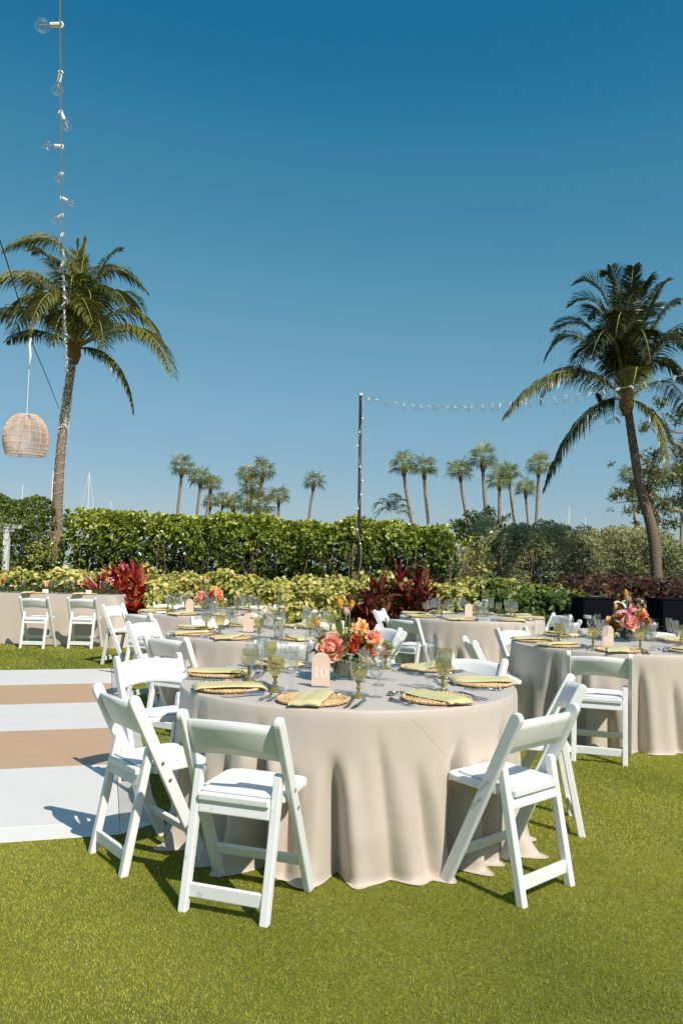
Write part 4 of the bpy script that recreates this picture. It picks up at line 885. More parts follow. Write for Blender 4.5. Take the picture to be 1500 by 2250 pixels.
WG = wine_mesh(.205, [(.022, .098), (.034, .115), (.039, .135), (.038, .160), (.032, .190), (.029, .205), (.0285, .205), (.0315, .190), (.0375, .160), (.0385, .135), (.0335, .116), (.0215, .100), (.0001, .094)])
FG = wine_mesh(.225, [(.013, .112), (.019, .130), (.0235, .160), (.0255, .195), (.0255, .225), (.025, .225), (.025, .195), (.023, .160), (.0185, .131), (.0125, .114), (.0001, .108)])
def cutlery():
    out = {}
    for nm, s in (('fork', 1.0), ('small_fork', .82)):
        b = MB()
        for k in range(4): x = (-.0095 + .0063 * k) * s; b.tube([(x, .062 * s, .010 * s), (x, .082 * s, .006 * s), (x * 1.02, .104 * s, .011 * s)], .0016 * s, 5)
        b.box((0, .055 * s, .0095 * s), (.023 * s, .018 * s, .0025))
        b.tube([(0, .048 * s, .010 * s), (0, .02 * s, .006), (0, -.05 * s, .0045), (0, -.10 * s, .006)], [.0045, .0032, .0045, .0065], 8)
        out[nm] = b.mesh(nm, M['steel'], smooth=True)
    b = MB(); b.lathe([(.0001, -.004), (.012, -.0035), (.018, .001), (.0185, .002), (.012, -.001), (.0001, -.002)], 16)
    b.v = [(x, y * 1.55 + .078, z + .006) for x, y, z in b.v]; b.tube([(0, .052, .007), (0, .02, .008), (0, -.05, .0045), (0, -.095, .006)], [.004, .003, .0045, .006], 8); out['spoon'] = b.mesh('spoon', M['steel'], smooth=True)
    b = MB(); b.prismz([(-.010, .0), (-.0105, .05), (-.007, .095), (.004, .118), (.0095, .10), (.0095, .0)], .004, .0055)
    b.tube([(0, .002, .005), (0, -.02, .006), (0, -.07, .007), (0, -.105, .0065)], [.0055, .0065, .0075, .0075], 8); out['knife'] = b.mesh('knife', M['steel'], smooth=False)
    return out
CU = cutlery(); TZ = .7545
_gs = rs(99)
def setting(c, ang, where, tname, k):
    """everything one guest has, laid round the charger; each piece stands alone"""
    a = R(ang); e = Vector((math.cos(a), math.sin(a), 0)); t = Vector((-math.sin(a), math.cos(a), 0)); C0 = Vector((*c, TZ)); j = lambda s: _gs.normal(0, s)
    at = f'{where} place of {tname}'
    def put(nm, me, r, side, rot, label, cat, grp, dz=0):
        o = link(nm, me, None, tuple(C0 + e * r + t * side + Vector((0, 0, dz))), (0, 0, a + PI / 2 + rot)); return tag(o, f'{label} at the {at}', cat, grp + ' on ' + tname)
    r = .735 + j(.006)
    put('charger', CH, r, 0, _gs.uniform(0, 6), 'round braided straw charger', 'charger', 'straw chargers')
    put('napkin', NK[(k * 5 + int(c[1] * 7)) % 6], r + .006, j(.012), j(.13) + (.08 if k % 2 else -.1), 'folded sage green napkin', 'napkin', 'sage napkins')
    g = link('goblet', None, None, tuple(C0 + e * (.55 + j(.012)) + t * (.175 + j(.01))), (0, 0, _gs.uniform(0, 6))); tag(g, f'olive cut glass goblet at the {at}', 'goblet', 'olive goblets on ' + tname); link('bowl', GB, g); link('stem', GS, g)
    put('wine_glass', WG, .50 + j(.012), .255 + j(.01), 0, 'clear stemmed wine glass', 'wine glass', 'wine glasses')
    put('champagne_flute', FG, .455 + j(.012), .185 + j(.012), 0, 'tall clear champagne flute', 'flute', 'champagne flutes')
    put('fork', CU['fork'], r - .02, -.195 + j(.004), PI + j(.05), 'silver dinner fork', 'fork', 'dinner forks', 0)
    put('salad_fork', CU['small_fork'], r - .005, -.226 + j(.004), PI + j(.05), 'smaller silver salad fork', 'fork', 'salad forks')
    put('knife', CU['knife'], r + .01, .190 + j(.004), PI + j(.08), 'silver dinner knife', 'knife', 'dinner knives')
    put('butter_knife', CU['knife'], r + .02, .222 + j(.004), PI + j(.08), 'second silver knife', 'knife', 'second knives')
    put('dessert_spoon', CU['spoon'], r - .215, -.02 + j(.01), PI / 2 + j(.1), 'silver dessert spoon', 'spoon', 'dessert spoons')
    put('dessert_fork', CU['small_fork'], r - .245, .0 + j(.01), -PI / 2 + j(.1), 'silver dessert fork', 'fork', 'dessert forks')
POS8 = ['near left', 'nearest', 'near right', 'right', 'far right', 'farthest', 'far left', 'left']
for c, nm, angs in ((T10, 'table ten', [213, 256, 305, 358, 48, 88, 126, 172]), (T12, 'table twelve', [200 + 12, 251, 300, 345, 27, 70, 115, 160 + 18]), (TMID, 'the lily table', [212, 250, 297, 342, 25, 70, 115, 162]),
                    (TB, 'table eleven', [205, 250, 300, 345, 25, 70, 115, 160]), (TL, 'the back left table', [205, 250, 292, 340, 25, 70, 115, 165])):
    for k, a in enumerate(angs): setting(c, a, POS8[k], nm, k)

# ---- table numbers, cut from sheet acrylic
FONT = {'1': [[(.0, 0), (.44, 0), (.44, .03), (.29, .05), (.29, 1.0), (.25, 1.0), (.02, .86), (.03, .83), (.17, .86), (.17, .05), (.0, .03)]],
        '2': [[(0, 0), (.60, 0), (.64, .22), (.60, .22), (.56, .12), (.15, .12), (.40, .38), (.56, .56), (.60, .72), (.55, .90), (.42, .99), (.28, 1.0), (.14, .96), (.04, .84), (.04, .74), (.12, .72), (.16, .78), (.16, .88), (.26, .95), (.38, .93), (.46, .82), (.46, .66), (.38, .50), (0, .06)]]}
def table_sign(x, y, z, rz, txt, label):
    t = thing('table_number', label, 'table sign', (x, y, z), rz); w, h, th = .096, .180, .005
    pts = [(-w / 2, .006), (w / 2, .006)] + [(w / 2 * math.cos(q), h - w / 2 + w / 2 * math.sin(q)) for q in [PI * k / 20 for k in range(21)]]
    b = MB(); n = len(pts); b.add([(px, -th / 2, pz) for px, pz in pts] + [(px, th / 2, pz) for px, pz in pts], [tuple(range(n)), tuple(range(n, 2 * n))[::-1]] + [(i, n + i, n + (i + 1) % n, (i + 1) % n) for i in range(n)])
    link('arch_panel', b.mesh('arch_panel', M['peach']), t)
    b = MB(); b.box((0, 0, .004), (w * .95, .035, .008)); link('base', b.mesh('base', M['clear'], bevel=.001), t)
    if not txt: return
    H_ = .056; W_ = {'1': .44, '2': .64, '0': .66}; tot = sum(W_[q] for q in txt) + .16 * (len(txt) - 1); x0 = -tot * H_ / 2; yy = -th / 2 - .0012
    for q in txt:
        b = MB()
        if q == '0':
            n = 28; o = [(x0 + H_ * (.33 + .33 * math.cos(2 * PI * k / n)),   .050 + H_ * (.5 + .51 * math.sin(2 * PI * k / n))) for k in range(n)]; i = [(x0 + H_ * (.33 + .20 * math.cos(2 * PI * k / n)),   .050 + H_ * (.5 + .46 * math.sin(2 * PI * k / n))) for k in range(n)]
            V = [(a, yy, c) for a, c in o] + [(a, yy, c) for a, c in i] + [(a, yy + .001, c) for a, c in o] + [(a, yy + .001, c) for a, c in i]
            b.add(V, [f for k in range(n) for f in ((k, (k + 1) % n, n + (k + 1) % n, n + k), (2 * n + k, 3 * n + k, 3 * n + (k + 1) % n, 2 * n + (k + 1) % n), (k, 2 * n + k, 2 * n + (k + 1) % n, (k + 1) % n), (n + k, n + (k + 1) % n, 3 * n + (k + 1) % n, 3 * n + k))])
        else:
            for poly in FONT[q]:
                pp = [(x0 + H_ * a,   .050 + H_ * c) for a, c in poly]; n = len(pp)
                b.add([(a, yy, c) for a, c in pp] + [(a, yy + .001, c) for a, c in pp], [tuple(range(n)), tuple(range(n, 2 * n))[::-1]] + [(i, n + i, n + (i + 1) % n, (i + 1) % n) for i in range(n)])
        link('numeral', b.mesh('numeral', M['numeral'], recalc=True), t); x0 += H_ * (W_[q] + .16)
    # small word and swash above the number
    b = MB()
    for k in range(5):
        a = R(128 - k * 19); b.box((.036 * math.cos(a), yy, h - w / 2 + .003 + .036 * math.sin(a)), (.005, .001, .007), Matrix.Rotation(PI / 2 - a, 3, 'Y'))
    link('word', b.mesh('word', M['numeral']), t)
for (px, py), tb_, txt, lb in (((704, 1510), T10, '10', 'peach arched sign reading 10 on the nearest table'), ((1335, 1422), T12, '12', 'peach arched sign reading 12 beside the bouquet on the right table'), ((1029, 1358), TB, '11', 'peach arched sign reading 11 on the back right table'),
                              ((545, 1390), TMID, '', 'plain pale peach arched sign on the lily table'), ((416, 1349), TL, '', 'plain pale peach arched sign on the back left table')):
    p = atz(px, py, TZ); table_sign(p.x, p.y, TZ, {'10': -.10, '12': 0, '11': 0}.get(txt, -.1), txt, lb)

# ---- flowers
def petal_geo(g, c, axis, r0, n, L, W, open_, cup, shapeW=.8):
    """ring of cupped petals as quad grids"""
    axis = Vector(axis).normalized(); a = axis.orthogonal().normalized(); b_ = axis.cross(a); V = []; Fq = []; T = []
    for k in range(n):
        th = 2 * PI * (k + g.uniform(-.2, .2)) / n; rd = a * math.cos(th) + b_ * math.sin(th); sd = axis.cross(rd); l = L * g.uniform(.85, 1.12); t_ = np.clip(g.normal(.5, .18), 0, 1); o = open_ + g.normal(0, .07)
        base = len(V); ns, nw = 5, 3
        for i in range(ns):
            s = i / (ns - 1); ang = o * (.35 + .65 * s) - cup * s * s; p = Vector(c) + rd * (r0 + l * s * math.sin(ang)) + axis * (l * s * math.cos(ang)); w = W * (math.sin(PI * (.08 + s * .80)) ** shapeW) * (1 if s < 1 or shapeW > .5 else .85)
            for q in (-1, 0, 1): V.append(tuple(p + sd * w / 2 * q + axis * (abs(q) * W * .16 * (1 if open_ > .4 else .2)) - rd * abs(q) * W * (.10) + Vector((g.normal(0, .0007), 0, g.normal(0, .0007)))))
        for i in range(ns - 1):
            for q in range(nw - 1): A = base + i * nw + q; Fq.append((A, A + 1, A + nw + 1, A + nw)); T.append(float(np.clip(t_ + .12 * (i - 1.5), 0, 1)))
    return V, Fq, T
def merge(*parts):
    V = []; Fq = []; T = []
    for v, f, t in parts: n = len(V); V += v; Fq += [tuple(i + n for i in q) for q in f]; T += t
    return V, Fq, T
def peony(g, r, m):
    A = (0, 0, 1); return npmesh('peony', *(lambda x: (x[0], x[1]))(P := merge(petal_geo(g, (0, 0, 0), A, r * .08, 11, r * 1.12, r * .80, 1.75, .55, .45), petal_geo(g, (0, 0, r * .1), A, r * .08, 12, r * 1.05, r * .68, 1.4, .8, .45), petal_geo(g, (0, 0, r * .15), A, r * .06, 11, r * .95, r * .6, 1.1, .95, .45), petal_geo(g, (0, 0, r * .18), A, r * .04, 10, r * .78, r * .42, .8, .9, .5), petal_geo(g, (0, 0, r * .2), A, .0, 6, r * .45, r * .3, .4, .5))), m, np.clip(np.array(P[2]), 0, 1), smooth=True)
def simple_flower(name, parts, m):
    P = merge(*parts); return npmesh(name, P[0], P[1], m, np.clip(np.array(P[2]), 0, 1), smooth=True)
def tulip(g, m, h=.05): return simple_flower('tulip', [petal_geo(g, (0, 0, 0), (0, 0, 1), .004, 3, h, h * .62, .55, .75, .6), petal_geo(g, (0, 0, 0), (0, 0, 1), .005, 3, h * .98, h * .62, .6, .85, .6)], m)
def lily(g, m, L=.085): return simple_flower('lily', [petal_geo(g, (0, 0, 0), (0, 0, 1), .004, 3, L, L * .33, 1.35, -.25, .7), petal_geo(g, (0, 0, 0), (0, 0, 1), .004, 3, L * .95, L * .26, 1.2, -.25, .7)], m)
def orchid(g, m, L=.034): return simple_flower('orchid', [petal_geo(g, (0, 0, 0), (0, 0, 1), .003, 5, L, L * .62, 1.3, -.1, .7), petal_geo(g, (0, 0, .004), (0, 0, 1), .002, 3, L * .45, L * .35, .6, .2, .7)], m)
def spike(g, m, h=.12, n=26, r=.013):
    parts = []
    for k in range(n):
        t = k / n; az = k * 2.4; rr = r * (1 - .75 * t); d = Vector((math.cos(az), math.sin(az), .8)); parts.append(petal_geo(g, (rr * .5 * math.cos(az), rr * .5 * math.sin(az), h * t), d, 0, 3, rr * 1.0, rr * .9, .6, .6))
    return simple_flower('flower_spike', parts, m)
def aim(o, d):
    o.rotation_euler = Vector(d).to_track_quat('Z', 'Y').to_euler(); return o
def bowl_vase(root, r, h, m):
    b = MB(); b.lathe([(.0001, .002), (r * .45, .002), (r * .5, .008), (r * .42, .016), (r * .7, h * .35), (r * .98, h * .75), (r, h), (r * .96, h), (r * .92, h * .75), (r * .64, h * .36), (.0001, .022)], 40,
            rfun=lambda rr, z, th, i: rr * (1 + (.02 * math.sin(th * 16 + z * 90) if .02 < z < h * .98 and i < 7 else 0))); link('vase', b.mesh('vase', m, smooth=False, recalc=False), root)
def sprays(root, g, n, z, R0, H0, m, L=.075, W=.032):
    P = []; D = []
    for k in range(n):
        az = g.uniform(0, 2 * PI); r = R0 * g.uniform(.1, 1) ** .7; zz = z + H0 * g.uniform(-.5, .7) * (1 - r / R0 * .6); P.append((r * math.cos(az), r * math.sin(az), zz)); D.append((math.cos(az) + g.normal(0, .5), math.sin(az) + g.normal(0, .5), g.normal(.1, .5)))
    o = link('foliage', leafmesh('foliage', np.array(P), np.array(D), g.normal(0, .5, (n, 3)) + [0, -.2, 1], g.uniform(.6, 1.2, n) * L, g.uniform(.6, 1.2, n) * W, m, g.uniform(0, 1, n), 'oval', curl=.25), root); o['kind'] = 'stuff'
def stem(root, a, b_, r=.0028):
    mb = MB(); m_ = (Vector(a) + Vector(b_)) / 2 + Vector((0, 0, .01)); mb.tube(spline([a, m_, b_], 6), r, 5); link('flower_stem', mb.mesh('flower_stem', M['stemgreen'], smooth=True, recalc=False), root)
def put(root, me, p, d, sc=1.0):
    o = link(me.name.split('.')[0], me, root, p); aim(o, d); o.scale = (sc,) * 3; return o
def palm_blades(root, p, d, g, n=13, L=.15):
    P = np.tile(np.array(p, float), (n, 1)); D = np.array(d, float) + g.normal(0, .42, (n, 3)); o = link('palm_blade', leafmesh('palm_blade', P, D, g.normal(0, .4, (n, 3)) + [0, 0, 1], g.uniform(.7, 1.1, n) * L, np.full(n, .007), M['floral_leaf'], g.uniform(.6, 1, n), 'oval', curl=.35), root)
def arrangement_big(x, y, s, rz, label, flip=1):
    g = rs(s); t = thing('flower_arrangement', label, 'bouquet', (x, y, TZ), rz); t.scale = (1.12, 1.12, 1.12); bowl_vase(t, .085, .115, M['vase']); F = flip
    b = MB(); b.lathe([(.0001, .02), (.05, .03), (.068, .075), (.0001, .076)], 24); link('foam', b.mesh('foam', M['greenfoam'], smooth=True), t)
    sprays(t, g, 150, .15, .13, .12, M['floral_leaf'])
    pk = peony(g, .062, M['pinkpetal']); p2 = peony(g, .05, M['pinkpetal']); og = peony(g, .045, M['orangepetal']); rd = peony(g, .032, M['redpetal'])
    put(t, pk, (-.06 * F, -.085, .150), (-.22 * F, -1, .42), 1.12); put(t, p2, (.13 * F, -.01, .195), (.5 * F, -.6, .8), .95)
    put(t, og, (.125 * F, -.06, .155), (.5 * F, -1, .2), 1.0); put(t, og, (.10 * F, .05, .20), (.3 * F, -.2, 1), .9); put(t, og, (.165 * F, .0, .14), (1 * F, -.4, .2), .8)
    put(t, rd, (.03 * F, -.10, .165), (.1, -1, .3)); put(t, rd, (.05 * F, -.09, .20), (.2, -1, .5), .9); put(t, rd, (-.10 * F, -.03, .19), (-.8 * F, -.5, .5), .8); put(t, rd, (-.12 * F, -.04, .135), (-1 * F, -.4, .1), .8)
    put(t, peony(g, .05, M['pinkpetal']), (-.02, .08, .17), (0, 1, .5)); put(t, peony(g, .045, M['orangepetal']), (-.10 * F, .07, .15), (-.7 * F, .8, .4))
    for (p, m, h) in (((-.035 * F, -.02, .355), M['yellowpetal'], .058), ((.0 * F, -.03, .315), M['palepetal'], .045), ((-.135 * F, -.02, .255), M['yellowpetal'], .048), ((.02 * F, .03, .345), M['yellowpetal'], .045)):
        put(t, tulip(g, m, h), p, (g.normal(0, .12), g.normal(0, .12), 1)); stem(t, (p[0] * .3, p[1] * .3, .12), p, .0032)
    V = leafmesh('tulip_leaf', np.array([(-.02 * F, -.02, .2), (-.03 * F, -.02, .22), (.01, -.02, .2), (.09 * F, -.03, .19), (.07 * F, -.02, .2)]), np.array([(-.1, 0, 1), (-.3, -.1, 1), (.15, -.1, 1), (.25 * F, -.1, 1), (.05 * F, 0, 1)]), np.array([(0, -1, .2)] * 5), np.array([.12, .1, .11, .09, .10]), np.array([.02, .018, .018, .022, .02]), M['floral_leaf'], np.array([.9, .8, .9, 1, 1])); link('tulip_leaf', V, t)
    for (p, d) in (((.035 * F, -.02, .20), (.05, 0, 1)), ((.055 * F, .0, .19), (.15, 0, 1)), ((-.11 * F, 0, .17), (-.3, 0, 1))): put(t, spike(g, M['greenbud'], .11, 30, .013), p, d)
    for k in range(7): put(t, orchid(g, M['orangepetal']), (F * (.07 + g.uniform(-.03, .09)), g.uniform(-.08, .03), g.uniform(.19, .27)), (F * g.uniform(-.2, .8), -1, g.uniform(0, .6)), g.uniform(.8, 1.1))
    put(t, lily(g, M['whitepetal'], .06), (-.125 * F, -.065, .16), (-.8 * F, -.8, .2), .8)
    palm_blades(t, (.15 * F, -.03, .12), (1 * F, -.2, .35), g, 16, .20); palm_blades(t, (-.04 * F, -.08, .10), (-.2 * F, -.5, -.2), g, 8, .09)
    return t, g
M['greenfoam'] = mat('wet_stems', (0.03, 0.05, 0.02), 0.6, var=0.4, scale=40)
M['greenbud'] = leafmat('green_buds', [(0.22, 0.26, 0.06), (0.42, 0.44, 0.14), (0.62, 0.52, 0.26)], 0.6, 0.3)
p = atz(757, 1492, TZ); t_, g_ = arrangement_big(p.x, p.y, 61, 0, 'coral and orange bouquet in a pressed glass bowl on the nearest table')
p = atz(1378, 1409, TZ); t2, g_ = arrangement_big(p.x, p.y, 64, .35, 'coral bouquet with a pink striped lily on the table numbered twelve', 1)
put(t2, lily(g_, M['magenta'], .095), (-.075, -.10, .235), (-.35, -1, .5), 1.0); put(t2, lily(g_, M['whitepetal'], .07), (-.06, 0, .30), (-.2, -.5, 1), .9)
put(t2, lily(g_, M['whitepetal'], .07), (.12, -.02, .31), (.7, -.3, .7), .8)
p = atz(453, 1343, TZ); t_, g_ = arrangement_big(p.x, p.y, 67, .2, 'pink peony bouquet in a glass bowl on the back left table')
def small_vase(px, py, label, s, cols, h=.10, flowers=('lily',)):
    p = atz(px, py, TZ); g = rs(s); t = thing('bud_vase', label, 'vase', (p.x, p.y, TZ)); b = MB(); b.lathe([(.0001, .003), (.03, .003), (.033, .01), (.030, .03), (.036, h * .7), (.034, h), (.031, h), (.033, h * .7), (.0001, .012)], 24, rfun=lambda r, z, th, i: r * (1 + .03 * math.sin(th * 9 + z * 60)))
    link('vase', b.mesh('vase', M['clear'], recalc=False), t); sprays(t, g, 22, h * 1.2, .05, .06, M['floral_leaf'], .05, .022)
    for k, (kind, m, pos, d) in enumerate(cols):
        f = {'lily': lambda: lily(g, m, .095), 'peony': lambda: peony(g, .035, m), 'orchid': lambda: orchid(g, m, .03), 'tulip': lambda: tulip(g, m, .04)}[kind](); put(t, f, pos, d); stem(t, (0, 0, h * .3), pos, .0025)
small_vase(571, 1390, 'open white lily in a small cut glass vase on the lily table', 71, [('lily', M['whitepetal'], (-.01, -.02, .15), (-.2, -1, .5)), ('orchid', M['orangepetal'], (.06, .03, .18), (.3, -.8, .6)), ('lily', M['whitepetal'], (.02, .05, .16), (.2, .6, .6)), ('tulip', M['yellowpetal'], (.03, .0, .19), (.1, 0, 1))])
small_vase(1050, 1352, 'cream white blossom in a small vase right of the number eleven sign', 72, [('peony', M['whitepetal'], (0, -.01, .15), (0, -1, .6)), ('peony', M['whitepetal'], (-.045, .0, .11), (-.5, -1, .4)), ('lily', M['whitepetal'], (.05, .02, .13), (.6, -.8, .5))])
small_vase(620, 1372, 'little vase with an orange bloom behind the white lily', 73, [('orchid', M['orangepetal'], (0, -.01, .14), (0, -1, .6)), ('orchid', M['yellowpetal'], (.03, .0, .16), (.3, -.6, .6))])

def candle_vase(px, py, h, r, label, z0=TZ, fill=.55, pos=None):
    p = pos or atz(px, py, z0); t = thing('candle_vase', label, 'candle vase', (p[0], p[1], z0)); b = MB(); b.lathe([(.0001, .002), (r, .002), (r, h), (r - .003, h), (r - .003, .010), (.0001, .010)], 32); link('cylinder', b.mesh('cylinder', M['clear'], smooth=False, recalc=False), t)
    b = MB(); b.lathe([(.0001, .011), (r - .0045, .011), (r - .0045, h * fill), (.0001, h * fill)], 28); link('water', b.mesh('water', M['water'], smooth=False), t)
    b = MB(); b.lathe([(.0001, -.008), (r * .62, -.006), (r * .72, .004), (r * .66, .014), (r * .25, .020), (.0001, .021)], 24); w = link('candle', b.mesh('candle', M['wax'], smooth=True), t, (0, 0, h * fill + .004)); b = MB(); b.tube([(0, 0, .02), (0.001, 0, .03)], .0012, 5); link('wick', b.mesh('wick', M['cordw']), w)
candle_vase(617, 1385, .40, .038, 'tall glass cylinder with floating candle on the lily table', fill=.52)
candle_vase(611, 1404, .22, .040, 'shorter glass cylinder with floating candle on the lily table', fill=.72)
candle_vase(1066, 1355, .36, .046, 'tall water filled cylinder with floating candle on table eleven', fill=.55)
candle_vase(1425, 1408, .20, .040, 'short glass cylinder right of the bouquet on table twelve', fill=.3)
candle_vase(470, 1350, .22, .038, 'glass cylinder beside the peony bowl on the back left table', fill=.6)
def stem_candle(px, py, h, label, z0=TZ):
    p = atz(px, py, z0); t = thing('candle_holder', label, 'candle holder', (p.x, p.y, z0)); b = MB(); b.lathe([(.0001, .001), (.034, .001), (.034, .004), (.010, .008), (.0055, .02), (.005, h * .5), (.007, h * .68), (.020, h * .74), (.031, h * .83), (.032, h), (.030, h), (.029, h * .84), (.018, h * .77), (.0001, h * .755)], 28)
    link('holder', b.mesh('holder', M['clear'], smooth=True, recalc=False), t); b = MB(); b.lathe([(.0001, 0), (.019, 0), (.0215, .008), (.018, .016), (.006, .030), (.0001, .034)], 20); link('candle', b.mesh('candle', M['wax'], smooth=True), t, (0, 0, h * .84))
stem_candle(832, 1505, .215, 'stemmed glass candle holder with white candle right of the coral bouquet')
stem_candle(1437, 1424, .215, 'stemmed glass candle holder with white candle right of the bouquet on table twelve')
stem_candle(700, 1352 + 40, .17, 'small stemmed glass candle holder at the right of the lily table')
stem_candle(494, 1345, .17, 'small stemmed glass candle holder on the back left table')

# ---- head table dressing
HZ = .812
def hp(px, y=13.3): v = aty(px, 1300, y); return (v.x, y)
for px, h, r, lb in ((75, .17, .045, 'short glass cylinder with white candle at left on the head table'), (146, .26, .052, 'glass cylinder with floating candle in the middle of the head table'), (24, .12, .045, 'low glass tumbler at the left edge of the head table')):
    candle_vase(0, 0, h, r, lb, HZ, .75, pos=hp(px, 13.35))
def garland():
    g = rs(81); P = []; n = 2600; x = g.uniform(-7.1, -3.66, n); P = np.stack([x, 13.40 + g.normal(0, .07, n), HZ + .01 + np.abs(g.normal(0, .035, n))], 1)
    o = link('greenery_garland', leafmesh('greenery_garland', P - [-5.4, 13.4, HZ], g.normal(0, 1, (n, 3)) + [0, 0, .4], g.normal(0, .6, (n, 3)) + [0, 0, 1], g.uniform(.03, .06, n), g.uniform(.010, .02, n), M['floral_leaf'], g.uniform(.2, 1, n), 'oval'), None, (-5.4, 13.4, HZ)); tag(o, 'thin greenery garland running along the head table', 'garland', None, 'stuff')
garland()
def hflower(px, label, s, fl):
    g = rs(s); x, y = hp(px, 13.42); t = thing('table_flowers', label, 'flowers', (x, y, HZ)); b = MB(); b.lathe([(.0001, .003), (.035, .003), (.042, .03), (.040, .08), (.026, .10), (.028, .11), (.025, .11), (.0001, .012)], 20); link('vase', b.mesh('vase', M['vase'], smooth=True, recalc=False), t)
    sprays(t, g, 26, .17, .08, .10, M['floral_leaf'], .06, .022)
    for k, m in enumerate(fl): put(t, (lily(g, M[m], .06) if k % 2 else orchid(g, M[m], .04)), (g.normal(0, .04), g.normal(-.02, .03), g.uniform(.13, .24)), (g.normal(0, .4), -1, g.uniform(.2, .9)), 1.2)
hflower(6, 'orange blooms in a vase at the left edge of the head table', 82, ['orangepetal', 'redpetal', 'orangepetal', 'yellowpetal'])
hflower(96, 'orange blooms between the candles on the head table', 83, ['orangepetal', 'orangepetal', 'palepetal'])
hflower(180, 'red and orange sprig near the middle of the head table', 84, ['redpetal', 'orangepetal'])
hflower(239, 'green bottle vase with yellow and pink lilies at the head table end', 85, ['yellowpetal', 'palepetal', 'orangepetal', 'magenta'])
for k, (px, nm) in enumerate(((70, 'behind the left chair of the pair'), (182, 'behind the right chair of the pair'))):
    x, y = hp(px, 13.17); j = lambda s: _gs.normal(0, s)
    tag(link('charger', CH, None, (x + .05, y + .02, HZ - .004), (0, 0, 1.0)), f'straw charger on the head table {nm}', 'charger', 'straw chargers on the head table')
    me = NK[k].copy(); o = link('napkin', me, None, (x - .03, y - .06, HZ - .004), (0, 0, .15)); tag(o, f'sage napkin hanging over the head table edge {nm}', 'napkin', 'sage napkins on the head table')
    b = MB(); b.box((0, 0, -.09), (.13, .006, .17)); link('napkin_fall', b.mesh('napkin_fall', M['napkin'], bevel=.002), o, (.0, -.13, 0)) if k == 9 else None
    for q, (m_, dx, lb) in enumerate(((WG, .30, 'wine glass'), (FG, .22, 'champagne flute'), (WG, -.24, 'second wine glass'))):
        tag(link('wine_glass' if m_ is WG else 'champagne_flute', m_, None, (x + dx, 13.36 + .03 * q, HZ)), f'clear {lb} on the head table {nm}', 'wine glass' if m_ is WG else 'flute', 'glasses on the head table')
for (px, lb) in ((100, 'small white folded card left of the middle candle on the head table'), (195, 'white folded card near the right end of the head table')):
    x, y = hp(px, 13.2); b = MB(); b.add([(-.045, -.02, 0), (.045, -.02, 0), (.045, 0, .065), (-.045, 0, .065), (-.045, .02, 0), (.045, .02, 0)], [(0, 1, 2, 3), (3, 2, 5, 4)]); tag(link('place_card', b.mesh('place_card', M['card'], recalc=False), None, (x, y, HZ)), lb, 'card', 'white cards on the head table')

# ---- navy boxes under the copper shrubs
def navybox(px0, px1, pt, y, d, label):
    a, c = aty(px0, pt, y), aty(px1, pt, y); w = c.x - a.x; h = a.z; t = thing('navy_box', label, 'box', ((a.x + c.x) / 2, y + d / 2, 0)); b = MB(); b.box((0, 0, h / 2), (w, d, h)); link('body', b.mesh('body', M['navy'], bevel=.012), t)
    b = MB(); b.box((0, 0, h + .006), (w + .02, d + .02, .012)); link('lid', b.mesh('lid', M['navy'], bevel=.004), t)
navybox(1281, 1352, 1316, 11.6, .6, 'dark navy box standing behind the bouquet of table twelve')
navybox(1455, 1560, 1318, 11.6, .6, 'second dark navy box cut off by the right picture edge')
def lantern():
    p = aty(1290, 1352, 10.9); t = thing('dark_canister', 'small dark canister with pale lid behind the glasses of table twelve', 'canister', (p.x, 10.9, 0)); b = MB(); b.tube([(0, 0, 0), (0, 0, p.z - .04)], .045, 16); link('body', b.mesh('body', M['navy'], smooth=False), t)
    b = MB(); b.tube([(0, 0, p.z - .04), (0, 0, p.z)], .05, 16); link('lid', b.mesh('lid', M['cordw']), t)
lantern()
def bench():
    a, c = aty(1287, 1386, 9.6), aty(1322, 1386, 9.6); t = thing('beige_side_table', 'small beige clothed side table behind the number twelve sign', 'table', ((a.x + c.x) / 2, 9.8, 0)); b = MB(); b.box((0, 0, a.z / 2), (c.x - a.x + .1, .4, a.z)); link('cloth', b.mesh('cloth', M['cloth'], bevel=.01), t)
bench()

# ---- white post at far left
def pergola():
    p = aty(20, 1150, 15.2); t = thing('white_post', 'white painted garden post with a short crossarm at the left edge', 'post', (p.x - .03, 15.2, 0)); z = p.z
    b = MB(); b.box((0, 0, z / 2), (.10, .10, z)); link('post', b.mesh('post', M['whitewood'], bevel=.004), t)
    b = MB(); b.prism([(-.06, z - .10), (.06, z - .10), (.06, z - .02), (-.06, z - .02)], -.30, .26); b.prism([(-.04, z - .16), (.04, z - .16), (.04, z - .10), (-.04, z - .10)], -.16, .14); link('crossarm', b.mesh('crossarm', M['whitewood'], bevel=.01), t)
    g = rs(17); n = 420; P = np.stack([g.normal(-.05, .22, n), -.08 + g.normal(0, .05, n), z - .02 + np.abs(g.normal(0, .09, n)) - .05], 1); q = g.uniform(size=n) < .25; P[q, 2] -= g.uniform(0, .9, q.sum()); P[q, 0] = -.06 + g.normal(0, .03, q.sum())
    link('vine', leafmesh('vine', P, g.normal(0, 1, (n, 3)), g.normal(0, .6, (n, 3)) + [0, -1, .5], g.uniform(.035, .06, n), g.uniform(.02, .03, n), M['ficus'], g.uniform(.2, 1, n)), t)['kind'] = 'stuff'
pergola()
def stake(px, pt, y, label):
    p = aty(px, pt, y); t = link('garden_stake', None, None, (p.x, y, 0)); tag(t, label, 'stake', 'black garden stakes in the planting'); b = MB(); b.tube([(0, 0, 0), (0, 0, p.z)], .009, 6); link('rod', b.mesh('rod', M['pole']), t); b = MB(); b.tube([(0, 0, p.z), (0, 0, p.z + .10)], .03, 8); link('lamp_head', b.mesh('lamp_head', M['pole']), t)
